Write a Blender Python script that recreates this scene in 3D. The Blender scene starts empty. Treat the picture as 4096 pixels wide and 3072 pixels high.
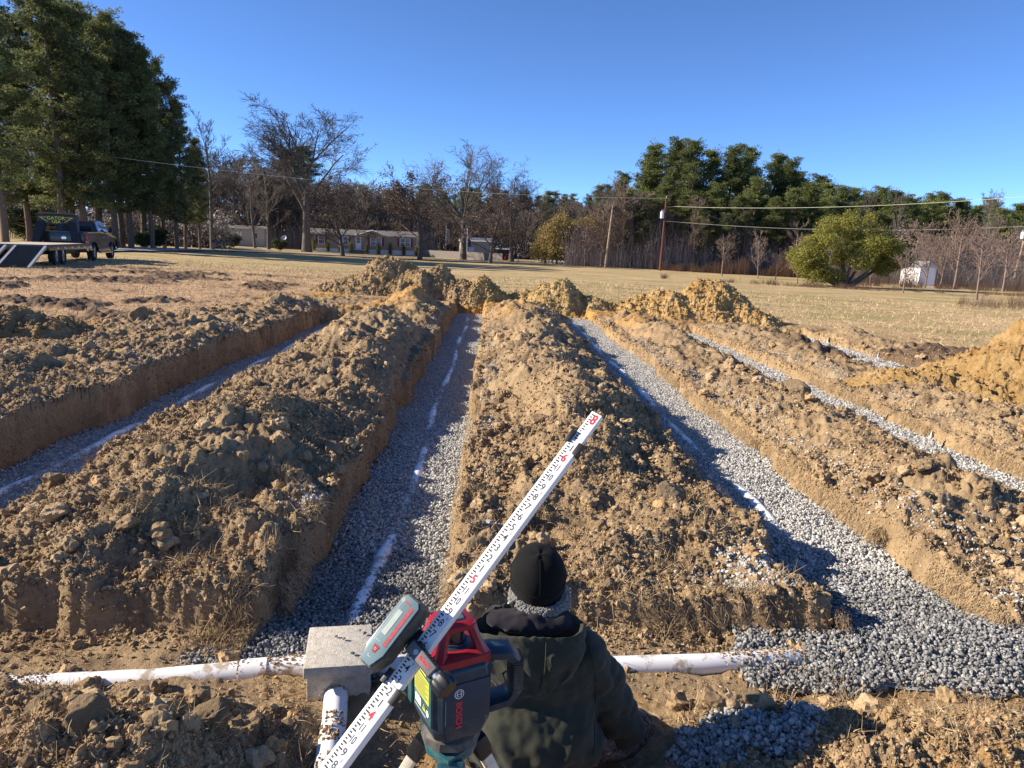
import bpy, bmesh, math, random
import numpy as np, os
QK=float(os.environ.get('QK','1'))
from mathutils import Vector, Matrix, Quaternion
random.seed(7); RNG=np.random.default_rng(11)
C=bpy.context.scene.collection
PI=math.pi
# ------------------------------------------------------------------ camera model (photo pixels 4096 x 3072)
F=2840.; CX,CY=2048.,1536.; HC=1.65
def cam_basis(vp=(1975.,975.),roll=2.0):
    phi=math.radians(roll)
    d=np.array([vp[0]-CX,-(vp[1]-CY),-F]); d/=np.linalg.norm(d)
    h=np.array([math.cos(phi),-math.sin(phi),0.])
    z=np.cross(h,d); z/=np.linalg.norm(z)
    if z[1]<0: z=-z
    x=np.cross(d,z)
    return np.stack([x,d,z])
RC=cam_basis()
def ray(u,v):
    return RC@np.array([u-CX,-(v-CY),-F])
def at_y(u,v,Y):
    w=ray(u,v); t=Y/w[1]; return Vector((w[0]*t,Y,HC+w[2]*t))
def at_z(u,v,z):
    w=ray(u,v); t=(z-HC)/w[2]; return Vector((w[0]*t,w[1]*t,z))
def at_d(u,v,d):          # axial depth
    w=ray(u,v)*(d/F); return Vector((w[0],w[1],HC+w[2]))
cam=bpy.data.cameras.new('camera'); camo=bpy.data.objects.new('camera',cam); C.objects.link(camo)
cam.sensor_width=36; cam.lens=F/4096*36; cam.clip_end=3000; cam.clip_start=0.05
M=Matrix(RC.tolist()).to_4x4(); M.translation=Vector((0,0,HC)); camo.matrix_world=M
bpy.context.scene.camera=camo
# ------------------------------------------------------------------ noise
def _h(ix,iy,s=0):
    n=(ix.astype(np.int64)*374761393+iy.astype(np.int64)*668265263+s*974634777)&0x7fffffff
    n=((n^(n>>13))*1274126177)&0x7fffffff
    n=((n^(n>>15))*2246822519)&0x7fffffff
    return ((n^(n>>16))&0xffffff)/16777216.
def vnoise(x,y,s=0):
    ix=np.floor(x);iy=np.floor(y);fx=x-ix;fy=y-iy
    ux=fx*fx*fx*(fx*(fx*6-15)+10);uy=fy*fy*fy*(fy*(fy*6-15)+10)
    a=_h(ix,iy,s);b=_h(ix+1,iy,s);c=_h(ix,iy+1,s);d=_h(ix+1,iy+1,s)
    return (a*(1-ux)+b*ux)*(1-uy)+(c*(1-ux)+d*ux)*uy*1.0-0.5
def fbm(x,y,o=4,s=0,g=.5):
    r=0;a=1.
    for i in range(o):
        r=r+a*vnoise(x*2**i+13.7*i,y*2**i-7.1*i,s+i); a*=g
    return r
def clods(x,y,sc,dens=.8,s=0):
    """round lumps: height of the nearest random half-ball in a jittered lattice, 0..1"""
    x=x/sc;y=y/sc; ix=np.floor(x);iy=np.floor(y); best=np.zeros_like(x)
    for dx in (-1,0,1):
        for dy in (-1,0,1):
            cx=ix+dx;cy=iy+dy
            px=cx+_h(cx,cy,s);py=cy+_h(cx,cy,s+1);r=.35+.45*_h(cx,cy,s+2);on=_h(cx,cy,s+3)<dens
            d2=((x-px)**2+(y-py)**2)/(r*r)
            v=np.sqrt(np.clip(1-d2,0,1))*r*on
            best=np.maximum(best,v)
    return best
def bil(x,y,o=3,s=0):
    r=0;a=1.
    for i in range(o):
        r=r+a*(1-np.abs(vnoise(x*2**i+5.3*i,y*2**i+2.1*i,s+i))*4);a*=.55
    return r
def sm(a,b,x):
    t=np.clip((x-a)/(b-a),0,1);return t*t*(3-2*t)
# ------------------------------------------------------------------ objects
def tag(o,label=None,cat=None,group=None,kind=None):
    if label:o['label']=label
    if cat:o['category']=cat
    if group:o['group']=group
    if kind:o['kind']=kind
    return o
def link(o,parent=None):
    C.objects.link(o)
    if parent is not None:o.parent=parent
    return o
def npmesh(name,V,Fc,mat=None,parent=None,smooth=False,attrs=None,mats=None,midx=None):
    """V (n,3), Fc (m,k) all faces with k corners"""
    V=np.asarray(V,dtype=np.float32);Fc=np.asarray(Fc,dtype=np.int32)
    me=bpy.data.meshes.new(name);k=Fc.shape[1];m=len(Fc)
    me.vertices.add(len(V));me.vertices.foreach_set('co',V.ravel())
    me.loops.add(m*k);me.loops.foreach_set('vertex_index',Fc.ravel())
    me.polygons.add(m);me.polygons.foreach_set('loop_start',np.arange(0,m*k,k,dtype=np.int32))
    if midx is not None: me.polygons.foreach_set('material_index',np.asarray(midx,dtype=np.int32))
    me.polygons.foreach_set('use_smooth',np.full(m,smooth))
    me.update(calc_edges=True)
    for n,a in (attrs or {}).items():
        a=np.asarray(a,dtype=np.float32)
        if a.ndim==1:
            at=me.attributes.new(n,'FLOAT','POINT');at.data.foreach_set('value',a)
        else:
            at=me.attributes.new(n,'FLOAT_COLOR','POINT')
            a4=np.ones((len(a),4),np.float32);a4[:,:3]=a;at.data.foreach_set('color',a4.ravel())
    for mm in (mats or ([mat] if mat else [])): me.materials.append(mm)
    o=bpy.data.objects.new(name,me)
    return link(o,parent)
def empty(name,loc=(0,0,0),rz=0,parent=None):
    o=bpy.data.objects.new(name,None);o.empty_display_size=.1
    o.location=loc;o.rotation_euler=(0,0,rz);return link(o,parent)
# ------------------------------------------------------------------ materials
MAT={}
def nt(name):
    m=bpy.data.materials.new(name);m.use_nodes=True;t=m.node_tree
    return m,t,t.nodes['Principled BSDF']
class N:
    def __init__(s,t):s.t=t
    def new(s,ty,**k):
        n=s.t.nodes.new(ty)
        for a,b in k.items():
            if a.startswith('i_'):
                n.inputs[a[2:].replace('_',' ')].default_value=b
            else:setattr(n,a,b)
        return n
    def l(s,a,b):s.t.links.new(a,b)
    def coord(s,which='Object'):
        return s.new('ShaderNodeTexCoord').outputs[which]
    def noise(s,vec,scale,detail=4,rough=.55,dist=0):
        n=s.new('ShaderNodeTexNoise');n.inputs['Scale'].default_value=scale;n.inputs['Detail'].default_value=detail
        n.inputs['Roughness'].default_value=rough;n.inputs['Distortion'].default_value=dist
        if vec is not None:s.l(vec,n.inputs['Vector'])
        return n.outputs['Fac']
    def ramp(s,fac,stops,interp='LINEAR'):
        n=s.new('ShaderNodeValToRGB');cr=n.color_ramp;cr.interpolation=interp
        while len(cr.elements)<len(stops):cr.elements.new(.5)
        for e,(p,c) in zip(cr.elements,stops):
            e.position=p;e.color=(c,c,c,1) if isinstance(c,(int,float)) else (*c,1)
        s.l(fac,n.inputs['Fac']);return n.outputs['Color']
    def mix(s,fac,a,b,mode='MIX'):
        n=s.new('ShaderNodeMix');n.data_type='RGBA';n.blend_type=mode
        for sock,v in ((n.inputs['Factor'],fac),(n.inputs['A'],a),(n.inputs['B'],b)):
            if hasattr(v,'default_value'):s.l(v,sock)
            elif isinstance(v,(int,float)):sock.default_value=v if sock.type=='VALUE' else (v,v,v,1)
            else:sock.default_value=(*v,1)
        # colour sockets are the 3rd pair
        return n.outputs['Result']
    def attr(s,name,out='Fac'):
        n=s.new('ShaderNodeAttribute');n.attribute_name=name;return n.outputs[out]
    def math(s,op,a,b=0,clamp=False):
        n=s.new('ShaderNodeMath');n.operation=op;n.use_clamp=clamp
        for i,v in enumerate((a,b)):
            if hasattr(v,'default_value'):s.l(v,n.inputs[i])
            else:n.inputs[i].default_value=v
        return n.outputs[0]
    def bump(s,h,strength=.5,dist=.01,normal=None):
        n=s.new('ShaderNodeBump');n.inputs['Strength'].default_value=strength;n.inputs['Distance'].default_value=dist
        s.l(h,n.inputs['Height'])
        if normal is not None:s.l(normal,n.inputs['Normal'])
        return n.outputs['Normal']
def mixcol(N_,fac,a,b,mode='MIX'):
    n=N_.new('ShaderNodeMix');n.data_type='RGBA';n.blend_type=mode
    i=[x for x in n.inputs if x.type=='RGBA'];f=n.inputs[0]
    if hasattr(fac,'default_value'):N_.l(fac,f)
    else:f.default_value=fac
    for sock,v in zip(i,(a,b)):
        if hasattr(v,'default_value'):N_.l(v,sock)
        else:sock.default_value=(v,v,v,1) if isinstance(v,(int,float)) else (*v,1)
    return [o for o in n.outputs if o.type=='RGBA'][0]
N.mix=lambda s,fac,a,b,mode='MIX':mixcol(s,fac,a,b,mode)
def plain(name,col,rough=.5,metal=0,var=.08,vscale=20,bump=0,bscale=200,spec=.5,coat=0,trans=0,ior=1.45,dust=0):
    m,t,b=nt(name);n=N(t);co=n.coord()
    f=n.noise(co,vscale,3)
    k=n.ramp(f,[(.3,tuple(c*(1-var) for c in col)),(.7,tuple(min(1,c*(1+var)) for c in col))])
    if dust:k=n.mix(n.math('MULTIPLY',n.ramp(n.noise(co,35,6,.75),[(.42,0.),(.72,1.)]),dust),k,(.38,.30,.20))
    n.l(k,b.inputs['Base Color']);b.inputs['Roughness'].default_value=rough;b.inputs['Metallic'].default_value=metal
    b.inputs['Specular IOR Level'].default_value=spec;b.inputs['Coat Weight'].default_value=coat
    b.inputs['Transmission Weight'].default_value=trans;b.inputs['IOR'].default_value=ior
    if bump:n.l(n.bump(n.noise(co,bscale,3),bump,.002),b.inputs['Normal'])
    MAT[name]=m;return m
# ------------------------------------------------------------------ world and sun
SUNV=Vector((-.998,.05,0)).normalized();SUNEL=math.radians(27)
w=bpy.data.worlds.new("World");bpy.context.scene.world=w;w.use_nodes=True
sk=w.node_tree.nodes.new('ShaderNodeTexSky');sk.sky_type='NISHITA';sk.sun_disc=False
sk.sun_elevation=SUNEL;sk.sun_rotation=math.atan2(SUNV.x,SUNV.y)%(2*PI)
sk.altitude=600;sk.air_density=.5;sk.dust_density=0.0;sk.ozone_density=7.0
bg=w.node_tree.nodes['Background'];bg.inputs['Strength'].default_value=.125
w.node_tree.links.new(sk.outputs[0],bg.inputs[0])
sl=bpy.data.lights.new('sun','SUN');sl.energy=5;sl.angle=math.radians(.5);sl.color=(1,.88,.72)
so=link(bpy.data.objects.new('sun',sl))
sd=Vector((SUNV.x*math.cos(SUNEL),SUNV.y*math.cos(SUNEL),math.sin(SUNEL)))
so.rotation_euler=sd.to_track_quat('Z','Y').to_euler();so.location=(-20,10,20)
vs=bpy.context.scene.view_settings;vs.view_transform='Standard';vs.look='None';vs.gamma=1;vs.exposure=1.0
# ------------------------------------------------------------------ base terrain: thin-plate spline through surveyed points
CTRL=[(-4.2,4,.04),(-4.2,10,.05),(-4.2,17,.02),(-2,3.4,-.12),(0,3,-.15),(0,8,-.15),(0,15,-.14),(0,22,-.12),(2.75,4,-.20),(2.75,12,-.21),(2.7,20,-.2),
(5.5,5,-.33),(5.5,12,-.36),(5.4,19,-.34),(8.4,8,-.48),(8.4,14,-.49),(9,20,-.44),(-8,8,.1),(-9,16,.12),(-11,24,.12),(-8,2,.1),(0,0,-.03),(0,2.2,-.10),(2,2.2,-.14),(0,-6,0),(-12,-10,0),(12,-10,-.3),(8,2,-.35),
(-19,36,.15),(-25,34,.2),(-5,35,-.1),(6,33,-.3),(14,30,-.6),(-43,80,-.1),(-34,135,-.75),(-14.5,138,-1.15),(-15,70,-.55),(5,65,-.7),(22,95,-1.1),(31,68,-1.2),(72,105,-1.75),(40,40,-1.0),(24,20,-.75),
(5,130,-1.2),(60,160,-1.8),(-60,160,-.2),(-120,120,0),(150,160,-2),(-60,30,.3),(-150,400,-.5),(0,400,-1.5),(200,400,-2.2),(-400,600,0),(400,600,-2.5),(-300,100,0),(300,100,-2),(-40,-20,0),(40,-20,-1)]
CP=np.array(CTRL,float)
def _tk(a,b):
    r2=((a[:,None,:]-b[None,:,:])**2).sum(-1)+1e-9
    return r2*np.log(r2)*.5
def _warp(P):   # compress distance so that near and far points weigh alike
    r=np.sqrt((P**2).sum(-1,keepdims=True))+1e-6
    return P/r*np.log1p(r/6.)
_W=_warp(CP[:,:2]);TPSN=len(_W)
_A=np.zeros((TPSN+3,TPSN+3));_A[:TPSN,:TPSN]=_tk(_W,_W)+np.eye(TPSN)*2e-2
_A[:TPSN,TPSN]=1;_A[:TPSN,TPSN+1:]=_W;_A[TPSN,:TPSN]=1;_A[TPSN+1:,:TPSN]=_W.T
_S=np.linalg.solve(_A,np.concatenate([CP[:,2],np.zeros(3)]))
def base(X,Y):
    X=np.asarray(X,float);sh=X.shape
    P=_warp(np.stack([X.ravel(),np.asarray(Y,float).ravel()],-1));out=np.zeros(len(P))
    for i in range(0,len(P),100000):
        p=P[i:i+100000];out[i:i+100000]=_tk(p,_W)@_S[:TPSN]+_S[TPSN]+p@_S[TPSN+1:]
    return out.reshape(sh)
# trenches: left, right, near end, far end, floor z
TR=[(-4.12,-3.02,3.2,17.2,-.38),(-1.07,-.18,3.0,20.8,-.40),(1.84,2.80,3.0,20.2,-.40),(4.48,5.46,2.5,18.8,-.52),(7.40,8.75,5.0,19.0,-.585)]
# spoil ridges: crest X, half width left, half width right, height
RG=[(-5.2,1.0,1.0,.15),(-1.93,.95,.78,.40),(.75,.85,.98,.34),(3.62,.64,.78,.20),(6.35,.75,.85,.15),(9.3,.55,.9,.16)]
def trench_mask(X,Y,grow=0.,wall=.05):
    """1 inside a trench, 0 outside; z floor"""
    m=np.zeros_like(X);fl=np.zeros_like(X)-.4
    for i,(a,b,y0,y1,z) in enumerate(TR):
        ja=.13*fbm(X*0+3.1*i,Y*1.3,3,40+i)+.08*vnoise(Y*7,X*0+i,50+i)+.02*vnoise(Y*22,X*9,55)
        jb=.13*fbm(X*0+9.1*i,Y*1.3,3,60+i)+.08*vnoise(Y*7,X*0+i,70+i)+.02*vnoise(Y*22,X*9,75)
        jy=.6*fbm(X*1.3,X*0+i,2,80+i)
        k=sm(a+ja-grow-wall,a+ja-grow,X)*(1-sm(b+jb+grow,b+jb+grow+wall,X))*sm(y0-.1,y0,Y)*(1-sm(y1+jy,y1+jy+.9,Y))
        fl=np.where(k>m,z+.10*(1-sm(3.,4.6,Y)),fl);m=np.maximum(m,k)
    return m,fl
def cross_mask(X,Y):
    """header trench, 1 on its floor"""
    j=.07*fbm(X*1.2,X*0,3,90)+.04*vnoise(X*6,X*0,93)+.012*vnoise(X*25,Y*12,94)
    farw=3.24+.10*sm(-.6,.4,X)+.05*sm(2.6,3.2,X)+j
    far_=1-sm(farw,farw+.10,Y)
    near=sm(2.40,2.86,Y+.20*fbm(X*1.6,Y*1.6,3,95)+.04*vnoise(X*12,Y*12,98)-.10*(1-sm(-1.75,-1.5,X))-.10*sm(.75,1.0,X)*(1-sm(1.5,1.7,X)))
    return near*far_
from concurrent.futures import ThreadPoolExecutor
def ground_z(X,Y,full=True):
    X=np.asarray(X,float);Y=np.asarray(Y,float)
    if X.size<20000:return _ground_z(X,Y,full)
    sh=X.shape;xs=np.array_split(X.ravel(),max(4,X.size//60000));ys=np.array_split(Y.ravel(),max(4,X.size//60000))
    with ThreadPoolExecutor(4) as ex: rs=list(ex.map(lambda p:_ground_z(p[0],p[1],full),zip(xs,ys)))
    if not full:return np.concatenate(rs).reshape(sh)
    return np.concatenate([r[0] for r in rs]).reshape(sh),{k:np.concatenate([r[1][k] for r in rs]).reshape(sh) for k in rs[0][1]}
def _ground_z(X,Y,full=True):
    X=np.asarray(X,float);Y=np.asarray(Y,float)
    b=base(X,Y)
    # ragged extent of worked soil
    work=sm(2.2,3.2,Y)*(1-sm(17.5,20.5,Y+1.2*fbm(X*.5,Y*.3,3,5)))
    z=b.copy()
    rr=np.zeros_like(z)
    for i,(c,wl,wr,h) in enumerate(RG):
        cc=c+.22*fbm(Y*.35,X*0+i*5.,2,100+i)
        d=np.where(X<cc,(cc-X)/wl,(X-cc)/wr)
        prof=np.clip(1-np.abs(d)**1.6,0,1)
        hh=h*(.95+1.3*fbm(X*.9,Y*.55+i*9,3,110+i))
        y0=3.35 if i<3 else 3.5
        ends=sm(y0,y0+1.3,Y)*(1-sm(18.2,20.,Y+.8*fbm(X,Y*.4,2,117)))
        if i==2: ends=ends*(.22+.78*sm(4.0,7.5,Y))
        if i==1: ends=ends*(.62+.38*sm(4.0,6.5,Y))
        if i==3: ends=ends*(.5+.5*sm(4,6,Y))
        if i in (0,): ends=ends*(.6+.8*fbm(X*.5,Y*.4,2,118))
        rr=np.maximum(rr,prof*np.clip(hh,.02,1)*ends)
    z+=rr
    # dirtmask: bare soil (1) to mown field (0)
    edge=fbm(X*.45,Y*.3,4,7)
    dirt=sm(-8.6,-6.6,X+1.6*edge+(.10*(Y-8)).clip(-1,2.2)*-1)*(1-sm(9.6,11.6,X+1.6*edge))*(1-sm(19.5,22.5,Y+3*edge))
    nearl=1-sm(10.5,13.5,Y+3.*edge); dirt=np.maximum(dirt,nearl*sm(-14,-10,X+2*edge))
    dirt=np.maximum(dirt,1-sm(8,11,Y+2*edge+np.abs(X)*.1))
    # churned turf strips beyond the plot
    ch=.5+1.4*fbm(X*.55,Y*.6,4,9)
    strip=np.clip(sm(11.5,13,Y)*(1-sm(25,30,Y+.3*X*(X<0)))*sm(-19,-13,X)*(1-sm(-7,-5,X)) + sm(12,13.5,Y)*(1-sm(17.5,20.5,Y))*sm(5.5,7,X)*(1-sm(12.5,15,X)),0,1)
    churn=strip*sm(.45,.75,ch)
    tm,fl=trench_mask(X,Y)
    cm=cross_mask(X,Y)
    zc=-.31+.05*fbm(X*2,Y*2,3,12)+.03*sm(2.6,2.3,Y)
    # foreground: rough heaps either side of the shallow pit with the outlet pipe and the kneeling figure
    fg=1-sm(2.2,2.6,Y)
    pit=np.exp(-np.clip(np.abs((X-.02)/.80),0,9)**4)*sm(1.25,1.75,Y)
    heap=.22*np.exp(-(((X+1.25)/.38)**2+((Y-1.95)/.30)**2))+.10*np.exp(-(((X+.95)/.22)**2+((Y-2.0)/.26)**2))+.10*np.exp(-(((X+2.0)/.5)**2+((Y-2.4)/.3)**2))+.10*np.exp(-(((X-1.75)/.45)**2+((Y-2.25)/.3)**2))+.05*np.exp(-(((X-2.3)/.4)**2+((Y-1.8)/.3)**2))
    z+=.12*np.exp(-((X+.78)/.34)**4-((Y-2.76)/.11)**2)
    z+=fg*(heap-.05)-pit*.25*(1-sm(2.5,2.9,Y))
    near_side=sm(2.2,2.75,Y)*(Y<3.0)
    wl=4*tm*(1-tm)
    z=z*(1-tm)+(fl-.07)*tm
    if full:z=z+wl*(.05*bil(X*5,Y*9,3,130)+.03*bil(X*14,Y*24,2,133)-.02)
    z=z*(1-cm)+np.minimum(z,np.where(tm>.5,zc-.12,zc))*cm
    if full:
        dm=np.clip(dirt*(1-.85*tm),0,1)
        sub=.4+.6*(rr>0.02)
        smooth_=np.clip(1-cm*.75-.7*pit*(Y<2.7),.12,1)
        q1=sm(-.25,.25,fbm(X*1.1,Y*1.1,3,20))
        q2=sm(-.2,.3,fbm(X*.9+5,Y*.9,3,24))
        z+=dm*smooth_*(sub*(.13*fbm(X*2.4+.3*vnoise(X*5,Y*5,8),Y*2.0+.3*vnoise(X*5,Y*5,9),4,21)+.05*q1*fbm(X*6,Y*6,2,23)+.10*clods(X+.05*vnoise(X*14,Y*14,2),Y+.05*vnoise(X*14,Y*14,4),.24,.22,22)*q2)
            +.022*(.4+q1)*bil(X*9,Y*9,2,26)*.6+.036*(.3+q2)*clods(X+.03*vnoise(X*25,Y*25,1),Y+.03*vnoise(X*25,Y*25,6),.095,.4,27)+.026*clods(X+.014*vnoise(X*60,Y*60,1),Y+.014*vnoise(X*60,Y*60,3),.048,.5,30)+.010*clods(X,Y,.022,.5,31)*(Y<9)+.014*vnoise(X*45,Y*45,34)+.014*vnoise(X*100,Y*100,35)*(Y<9)+.05*bil(X*2.2,Y*2.2,2,37)*q1*.7+.014*vnoise(X*22,Y*22,36))
        # tyre lug prints along the near lip of the middle block
        lug=sm(1.0,1.05,X)*(1-sm(1.6,1.65,X))*sm(3.28,3.3,Y)*(1-sm(3.5,3.52,Y))
        z+=lug*.035*(np.sin((X+ .6*Y)*60)>0)*1.
        z+=churn*(.10*clods(X,Y,.33,.7,60)+.08*clods(X,Y,.14,.8,64)+.05*fbm(X*3,Y*3,3,66))
        z+=(1-dm)*(.035*fbm(X*.5,Y*.5,3,70)+.02*vnoise(X*3,Y*5,73)*(Y<60)+.010*vnoise(X*11,Y*11,74)*(Y<40))
        # foreground extra roughness
        z+=fg*(1-.85*pit)*(.05*clods(X,Y,.26,.3,80)+.03*clods(X,Y,.09,.6,84)+.05*fbm(X*4,Y*4,4,87))
        # plough line in the lawn
        z+=.10*np.exp(-((Y-(44-.12*X))/.35)**2)*sm(-22,-20,X)*(1-sm(-3,0,X))*(.5+clods(X,Y,.5,.8,90))
        return z,dict(dirt=dirt,churn=churn,tm=tm,cm=cm,pit=pit,rr=rr)
    return z
def ghit(u,v):
    """ground point under a photo pixel"""
    w_=ray(u,v);Ys=np.concatenate([np.linspace(1,30,1500),np.geomspace(30,700,2500)]);t=Ys/w_[1]
    X=w_[0]*t;Z=HC+w_[2]*t
    g=ground_z(X,Ys,False);i=int(np.argmax(Z<g))
    return Vector((X[i],Ys[i],g[i]))
def gz(x,y):return float(ground_z(np.array([float(x)]),np.array([float(y)]),False)[0])
def gzf(x,y):return float(ground_z(np.array([float(x)]),np.array([float(y)]))[0][0])
# ------------------------------------------------------------------ ground mesh
def ground_mat():
    m,t,b=nt('soil and field');n=N(t);co=n.coord()
    big=n.noise(co,.55,4);mid=n.noise(co,4,5,.6);fine=n.noise(co,40,5,.7);vf=n.noise(co,160,3,.7)
    s1=n.ramp(mid,[(.30,(.25,.17,.095)),(.50,(.41,.29,.16)),(.70,(.52,.385,.225))])
    s2=n.ramp(big,[(.35,(.31,.225,.135)),(.65,(.47,.34,.185))])
    soil=n.mix(.5,s1,s2)
    soil=n.mix(n.ramp(fine,[(.35,.0),(.75,.65)]),soil,(.20,.135,.08))
    soil=n.mix(n.math('MULTIPLY',n.ramp(vf,[(.55,.0),(.8,1.)]),.35),soil,(.46,.37,.25))
    hum=n.ramp(n.noise(co,2.3,6,.7,.6),[(.50,0.),(.60,1.)])
    soil=n.mix(n.math('MULTIPLY',hum,.55),soil,(.15,.10,.062))
    soil=n.mix(n.math('MULTIPLY',n.ramp(n.noise(co,75,4,.8),[(.56,0.),(.66,1.)]),.6),soil,(.12,.08,.05))
    # orange subsoil
    soil=n.mix(n.math('MULTIPLY',n.attr('orange'),n.ramp(fine,[(.2,.6),(.6,1.)])),soil,n.mix(mid,(.40,.20,.045),(.52,.30,.09)))
    # mown dormant grass
    st=n.new('ShaderNodeMapping');st.inputs['Scale'].default_value=(1,3.2,1);st.inputs['Rotation'].default_value=(0,0,.12);n.l(co,st.inputs['Vector'])
    g1=n.noise(st.outputs[0],.16,5,.62);g2=n.noise(st.outputs[0],1.3,5,.7);g3=n.noise(co,12,6,.75)
    grass=n.ramp(g1,[(.36,(.62,.46,.25)),(.48,(.48,.37,.18)),(.60,(.27,.27,.09))])
    dead=n.ramp(g2,[(.33,(.29,.17,.10)),(.5,(.50,.32,.18)),(.68,(.66,.47,.27))])
    grass=n.mix(n.ramp(g2,[(.3,.55),(.7,.1)]),grass,dead)
    grass=n.mix(n.attr('brown'),grass,dead)
    grass=n.mix(n.ramp(g3,[(.30,.55),(.55,.0)]),grass,(.20,.14,.075))
    col=n.mix(n.attr('dirt'),grass,soil)
    col=n.mix(n.attr('churn'),col,n.mix(fine,(.09,.06,.04),(.20,.135,.085)))
    n.l(col,b.inputs['Base Color']);b.inputs['Roughness'].default_value=.95;b.inputs['Specular IOR Level'].default_value=.15
    soilb=n.mix(n.ramp(n.noise(co,24,5,.75),[(.40,.0),(.48,1.)]),0.,1.)
    hsum=n.math('ADD',n.math('MULTIPLY',fine,1.6),vf)
    n.l(n.bump(n.math('ADD',hsum,g3),.7,.012),b.inputs['Normal'])
    return m
def grid_faces(nr,nc):
    i=np.arange(nr*nc).reshape(nr,nc)
    return np.stack([i[:-1,:-1],i[:-1,1:],i[1:,1:],i[1:,:-1]],-1).reshape(-1,4)
FAST=1
def build_ground():
    r=[np.linspace(-40,.6,40,endpoint=False),[0.6]]
    y=.9;L=[]
    while y<700:
        L.append(y)
        y*=1+.0036/QK if y<32 else (1.02 if y<160 else 1.06)
    rows=np.concatenate([r[0],r[1],L]);nc=int(1250*QK)
    t=np.linspace(-1,1,nc);W=np.where(rows<.9,3.2+np.abs(rows-.9)*1.5,2.4+.92*rows)
    X=t[None,:]*W[:,None];Y=np.repeat(rows[:,None],nc,1)
    z,a=ground_z(X,Y)
    # road and house lots lie lower so sheets rest on top
    orange=np.clip(sm(-.2,.3,fbm(X*.8,Y*.8,3,200))*sm(14,19,Y)*(1-sm(20,24,Y))*sm(-8,-6,X)*(1-sm(3,6,X))*.9
      +np.exp(-(((X-.6)/2.2)**2+((Y-21.5)/2.2)**2))
      +np.exp(-(((X-5.5)/2.4)**2+((Y-21)/1.6)**2))
      +sm(.05,.35,fbm(X*1.7,Y*1.7,3,203))*.55*(Y<3.0)+sm(0.1,.3,fbm(X*1.5,Y*1.2,3,205))*sm(9,12,Y)*(X<-5)*(Y<20)*.7
      +sm(6.2,7.2,X)*sm(7.2,9,Y)*(1-sm(11,13,Y))*.6,0,1)
    brown=np.clip(1-sm(20,46,Y+.9*X*0+(X>0)*18),0,1)
    at=dict(dirt=a['dirt'].ravel(),churn=a['churn'].ravel(),orange=orange.ravel(),brown=brown.ravel())
    V=np.stack([X,Y,z],-1).reshape(-1,3)
    o=npmesh('ground',V,grid_faces(len(rows),nc),ground_mat(),smooth=True,attrs=at)
    tag(o,kind='structure')
build_ground()
# ------------------------------------------------------------------ gravel
def gravel_mask(X,Y):
    """>0 where drain stone lies; surface height"""
    tm,fl=trench_mask(X,Y,grow=-.01,wall=.03)
    z=np.where(tm>.3,fl,-.40)
    j=.10*fbm(X*2.5,Y*2.5,3,300)
    a1=sm(-1.45,-1.30,X+j)*(1-sm(.00,.15,X+j))*sm(2.86,2.94,Y+j*.6+.08*(X<-1.15))*(1-sm(3.6,3.7,Y))
    a2=sm(1.15,1.35,X+2*j-.35*(Y-3.0))*sm(2.80,2.90,Y+j)*(1-sm(3.55,3.7,Y+(X-2.7)*.35*(X>2.7)))*(1-sm(2.9,3.1,X-1.5*(3.45-Y)))
    a3=sm(2.6,2.8,X)*sm(2.80,2.88,Y+j)*(1-sm(3.15,3.25,Y+j))*(1-sm(5,6,X))
    a2=np.maximum(a2,a3)
    z1=-.30+0*X;z2=-.27+.05*np.exp(-((X-2.4)/.5)**2-((Y-3.1)/.3)**2)
    z=np.where((a1>.3)&(a1>tm),z1,z);z=np.where((a2>.3)&(a2>=tm*.9),z2-.03*sm(3.2,3.9,Y),z)
    a4=np.clip(1-(((X-1.0)/.36)**2+((Y-2.38)/.14)**2)+1.5*fbm(X*7,Y*7,3,330),0,1)*(np.abs(X-1)<.45)*(np.abs(Y-2.38)<.25)
    z=np.where(a4>.01,ground_z(X,Y,False)-.0+.035*np.sqrt(a4),z)
    return np.maximum(np.maximum(tm,a1),np.maximum(a2,sm(.02,.2,a4))),z
def gravel_mat():
    m,t,b=nt('crushed stone');n=N(t);co=n.coord()
    r=n.attr('rnd');d=n.attr('dust')
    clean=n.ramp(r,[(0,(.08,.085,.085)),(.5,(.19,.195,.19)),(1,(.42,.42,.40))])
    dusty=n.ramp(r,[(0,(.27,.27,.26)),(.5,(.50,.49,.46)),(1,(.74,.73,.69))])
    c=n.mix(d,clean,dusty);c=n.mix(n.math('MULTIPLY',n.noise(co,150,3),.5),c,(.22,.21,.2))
    n.l(c,b.inputs['Base Color']);b.inputs['Roughness'].default_value=.85;b.inputs['Specular IOR Level'].default_value=.3
    return m
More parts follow.
